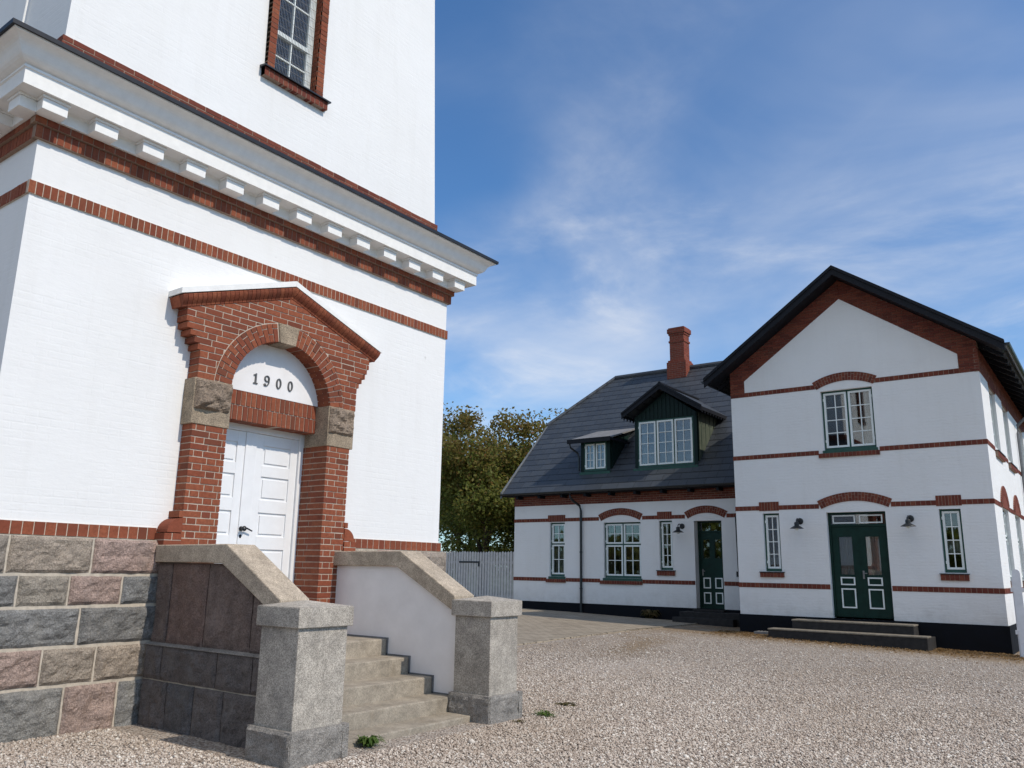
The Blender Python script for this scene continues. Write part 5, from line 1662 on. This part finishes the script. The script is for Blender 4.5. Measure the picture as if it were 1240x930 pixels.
m = MB(); m.box(-21.45, -21.15, fY-0.046, fY-0.031, 1.83, 1.88); m.build('latch', 'metal_black', fence)

pf = thing('picket_fence', 'white round-topped picket fence at the right corner of the house', 'fence')
pY = 21.45
x = -2.09
for i in range(16):
    w = 0.155 if i == 0 else 0.105
    m = MB()
    top = 1.79 - 0.0*i
    r = w/2
    poly = [(x, gz(x, pY)-0.05), (x+w, gz(x, pY)-0.05), (x+w, top-r)] + [(x+r+r*math.cos(t), top-r+r*math.sin(t)) for t in [PI*k/8 for k in range(1, 8)]] + [(x, top-r)]
    m.pprism(lambda u, v, d: (u, pY-d, v), poly, 0.0, 0.024)
    m.build('picket', 'picket_white', pf)
    x += w+0.062
for z in (0.45, 1.35):
    m = MB(); m.box(-2.15, x, pY+0.003, pY+0.045, z-0.045, z+0.045); m.build('rail', 'picket_white', pf)
m = MB(); m.box(-2.12, -2.02, pY+0.047, pY+0.147, -0.1, 1.6); m.build('post', 'picket_white', pf)

# ------------------------------------------------------------ trees behind the fence
def tree(x, y, h, spread, seed, label, mats, nleaf, group='trees behind the fence'):
    R_ = random.Random(seed)
    t = thing('tree', label, 'tree', group)
    z0 = gz(x, y)
    m = MB()
    tips = []
    def limb(p, d, L, r, lev):
        pts = [p]; rs = [r]
        q = Vector(p); dd = Vector(d)
        n = 5
        for i in range(n):
            dd = (dd+Vector((R_.uniform(-.18, .18), R_.uniform(-.18, .18), R_.uniform(-.02, .14)))).normalized()
            q = q+dd*L/n; pts.append(q.copy()); rs.append(r*(1-0.55*(i+1)/n))
        m.tube(pts, rs, 7 if lev < 2 else 5)
        if lev >= 1: tips.extend([(pts[k], lev) for k in (3, 4, 5)] if lev < 3 else [(pts[k], lev) for k in (2, 5)])
        if lev < 3:
            for k in range(4 if lev == 0 else 3):
                i = R_.choice((2, 3, 4, 5)) if lev else R_.choice((3, 4, 5))
                a = R_.uniform(0, 2*PI)
                nd = (dd*0.55+Vector((math.cos(a), math.sin(a), R_.uniform(0.0, 0.7)))*spread).normalized()
                limb(pts[i], nd, L*R_.uniform(0.55, 0.75), rs[i]*0.7, lev+1)
    for k in range(2):
        limb(Vector((x+R_.uniform(-.25, .25), y+R_.uniform(-.2, .2), z0-0.1)), Vector((R_.uniform(-.15, .15), R_.uniform(-.15, .15), 1)), h*0.42, h*0.021, 0)
    m.build('trunk', 'bark', t, smooth=True)
    # crown: leaf faces in clumps at the twig ends
    tips = [p for p, l in tips]
    # extra clumps low and all around so that the crown fills its outline
    for k in range(110):
        a = R_.uniform(0, 2*PI); rr = R_.uniform(0.5, 1.0)*h*0.30
        zz = R_.uniform(0.16, 0.96)
        wsc = math.sin(min(1, max(0.12, (zz-0.12)/0.88))*PI*0.86)**0.55
        tips.append(Vector((x+rr*wsc*math.cos(a), y+rr*wsc*math.sin(a), z0+h*zz)))
    cl = [(p, R_.uniform(0.5, 1.15)) for p in tips if p.z < z0+h*1.02]
    per = max(6, nleaf//len(cl))
    N_ = per*len(cl)
    rg = np.random.default_rng(seed)
    C_ = np.repeat(np.array([tuple(p) for p, r in cl]), per, 0); Rr = np.repeat(np.array([r for p, r in cl]), per)
    dirs = rg.normal(size=(N_, 3)); dirs /= np.linalg.norm(dirs, axis=1)[:, None]
    rad_ = Rr*np.cbrt(rg.random(N_))
    ctr = C_+dirs*rad_[:, None]*np.array([1, 1, 0.75])
    nrm = rg.normal(size=(N_, 3))+np.array([0, 0, 0.7]); nrm /= np.linalg.norm(nrm, axis=1)[:, None]
    ref = rg.normal(size=(N_, 3)); a_ = np.cross(nrm, ref); a_ /= np.linalg.norm(a_, axis=1)[:, None]; b_ = np.cross(nrm, a_)
    sz = rg.uniform(0.06, 0.125, N_)[:, None]
    Vq = np.stack([ctr-a_*sz, ctr+b_*sz*0.62, ctr+a_*sz, ctr-b_*sz*0.62], 1).reshape(-1, 3)
    me = bpy.data.meshes.new('crown')
    me.from_pydata(Vq.tolist(), [], np.arange(N_*4).reshape(-1, 4).tolist())
    for mm in mats: me.materials.append(MAT[mm])
    # higher leaves are bronze, lower ones green
    hz_ = (ctr[:, 2]-z0)/h + rg.normal(0, 0.16, N_)
    mi = (hz_ > 0.72).astype(np.int32) if len(mats) > 1 else np.zeros(N_, np.int32)
    me.polygons.foreach_set('material_index', mi)
    me.update()
    o = bpy.data.objects.new('crown', me); COL.objects.link(o); o.parent = t
    return t
tree(-26.6, 33.5, 9.45, 0.9, 21, 'broad maple with bronze young leaves, nearest the tower edge', ['leaf_green', 'leaf_brown'], 40000)
tree(-24.6, 36.0, 9.7, 0.9, 34, 'taller maple with bronze top, directly left of the slate roof', ['leaf_green', 'leaf_brown'], 40000)
tree(-30.8, 37.0, 9.6, 0.9, 55, 'greener maple half hidden behind the white tower', ['leaf_green', 'leaf_brown'], 34000)
# ------------------------------------------------------------ hedge and bushes low behind the fence
def bush(x, y, rx_, h, seed, label, mat='leaf_green', n=3500, name='bush', cat='bush', group='bushes low behind the fence'):
    t = thing(name, label, cat, group)
    z0 = gz(x, y); rg = np.random.default_rng(seed); R_ = random.Random(seed)
    m = MB()
    for k in range(6):
        a = R_.uniform(0, 2*PI); m.tube([(x, y, z0-0.05), (x+rx_*0.3*math.cos(a), y+rx_*0.3*math.sin(a), z0+h*0.45), (x+rx_*0.6*math.cos(a), y+rx_*0.6*math.sin(a), z0+h*0.8)], [0.05, 0.035, 0.012], 5)
    m.build('stem', 'bark', t)
    k = 22
    cc = np.stack([x+rg.uniform(-rx_, rx_, k), y+rg.uniform(-rx_, rx_, k)*0.6, z0+rg.uniform(0.25, 0.95, k)*h], -1)
    C_ = cc[rg.integers(0, k, n)]
    ctr = C_+rg.normal(0, 0.28, (n, 3))
    nrm = rg.normal(size=(n, 3))+np.array([0, 0, 0.6]); nrm /= np.linalg.norm(nrm, axis=1)[:, None]
    a_ = np.cross(nrm, rg.normal(size=(n, 3))); a_ /= np.linalg.norm(a_, axis=1)[:, None]; b_ = np.cross(nrm, a_)
    sz = rg.uniform(0.05, 0.10, n)[:, None]
    Vq = np.stack([ctr-a_*sz, ctr+b_*sz*0.6, ctr+a_*sz, ctr-b_*sz*0.6], 1).reshape(-1, 3)
    me = bpy.data.meshes.new('foliage'); me.from_pydata(Vq.tolist(), [], np.arange(n*4).reshape(-1, 4).tolist())
    me.materials.append(MAT[mat]); me.update()
    o = bpy.data.objects.new('foliage', me); COL.objects.link(o); o.parent = t
bush(-28.6, 40.5, 2.2, 4.0, 3, 'green bush seen under the crowns next to the white tower')
bush(-25.2, 41.5, 2.2, 4.2, 4, 'green bush seen under the crowns next to the house corner')

# far wood on the other side of the road, reflected in the lower windows
def far_wood(seed, xa, xb, yc, hh, label, n):
    rg = np.random.default_rng(seed)
    xw = rg.uniform(xa, xb, n); hw_ = hh+0.25*hh*np.sin(xw*0.11)+0.15*hh*np.sin(xw*0.37+1)
    zw = rg.random(n)**0.8*hw_; yw = yc+rg.normal(0, 2.5, n)+0.02*xw
    ctr = np.stack([xw, yw, zw], -1)
    nrm = rg.normal(size=(n, 3)); nrm /= np.linalg.norm(nrm, axis=1)[:, None]
    a_ = np.cross(nrm, rg.normal(size=(n, 3))); a_ /= np.linalg.norm(a_, axis=1)[:, None]; b_ = np.cross(nrm, a_)
    sz = rg.uniform(0.35, 0.8, n)[:, None]
    Vq = np.stack([ctr-a_*sz, ctr+b_*sz*0.7, ctr+a_*sz, ctr-b_*sz*0.7], 1).reshape(-1, 3)
    me = bpy.data.meshes.new('far_wood'); me.from_pydata(Vq.tolist(), [], np.arange(n*4).reshape(-1, 4).tolist())
    me.materials.append(MAT['leaf_green']); me.update()
    o = bpy.data.objects.new('far_wood', me); COL.objects.link(o)
    tag(o, label, 'wood', kind='stuff')
far_wood(77, -130, 70, -58, 7.5, 'far green wood across the fields opposite the house', 16000)
far_wood(78, -190, 150, 150, 6.0, 'low far wood on the horizon behind the trees and the house', 16000)

# ------------------------------------------------------------ weeds, plant, drain, leaf litter
def weed(x, y, r, n, seed, label, mat, hgt, z=None, blade=0.6):
    R_ = random.Random(seed)
    m = MB(); z0 = gz(x, y) if z is None else z
    for k in range(n):
        a = R_.uniform(0, 2*PI); b0 = R_.uniform(0, 0.35)*r; L = R_.uniform(0.5, 1)*r; h = R_.uniform(0.4, 1)*hgt
        p = Vector((x+b0*math.cos(a*3), y+b0*math.sin(a*3), z0))
        d = Vector((math.cos(a), math.sin(a), 0)); s = Vector((-math.sin(a), math.cos(a), 0))*R_.uniform(0.08, 0.16)*r*blade
        q1 = p+d*L*0.55+Vector((0, 0, h)); q2 = p+d*L+Vector((0, 0, h*R_.uniform(0.3, 0.9)))
        m.add([p, q1-s, q2, q1+s], [(0, 1, 2, 3)])
    tag(m.build('weed', mat, recalc=False), label, 'weed')
weed(-5.83, 5.73, 0.15, 120, 1, 'bright green weed tuft growing at the foot of the bottom step', 'weed', 0.10)
weed(-5.52, 8.15, 0.16, 60, 2, 'small green weed in the gravel just past the right-hand stair pier', 'weed', 0.06, blade=0.45)
weed(-5.75, 8.95, 0.16, 60, 3, 'thin brownish weed in the gravel, farthest from the stair piers', 'weed_dry', 0.04)
weed(-5.50, 7.62, 0.10, 30, 8, 'dry weed in the gravel against the base of the right-hand stair pier', 'weed_dry', 0.035)
weed(-12.35, 24.05, 0.35, 110, 5, 'leafy weed growing against the black plinth under the wing windows', 'weed_dry', 0.28, blade=0.9)
dr = MB()
dr.box(-8.05, -7.50, 21.55, 21.80, gz(-7.8, 21.7)-0.03, gz(-7.8, 21.7)+0.085)
for k in range(6): dr.box(-8.0+k*0.085, -7.96+k*0.085, 21.57, 21.78, gz(-7.8, 21.7)+0.086, gz(-7.8, 21.7)+0.095)
tag(dr.build('drain_cover', 'zinc', bevel=0.006), 'small grey drain box on the ground left of the double door steps', 'drain')
rg = np.random.default_rng(9)
N_ = 6500
x_ = rg.uniform(-9.0, -1.2, N_); y_ = 21.9-np.abs(rg.normal(0, 0.75, N_))
ok = ~((x_ > -7.5) & (x_ < -3.8) & (y_ > 20.95)); x_ = x_[ok]; y_ = y_[ok]
N_ = len(x_)
m = MB()
for k in range(N_):
    z = gz(x_[k], y_[k])+0.008+rg.random()*0.02
    a = rg.random()*6.28; s = rg.uniform(0.015, 0.04); tz = rg.uniform(-0.02, 0.02)
    ca, sa = math.cos(a)*s, math.sin(a)*s
    m.add([(x_[k]-ca, y_[k]-sa, z), (x_[k]+sa*0.6, y_[k]-ca*0.6, z+0.01), (x_[k]+ca, y_[k]+sa, z+tz), (x_[k]-sa*0.6, y_[k]+ca*0.6, z+0.008)], [(0, 1, 2, 3)])
tag(m.build('leaf_litter', 'litter', recalc=False), 'dry brown leaf litter and soil along the foot of the gable wall', 'leaf litter', kind='stuff')
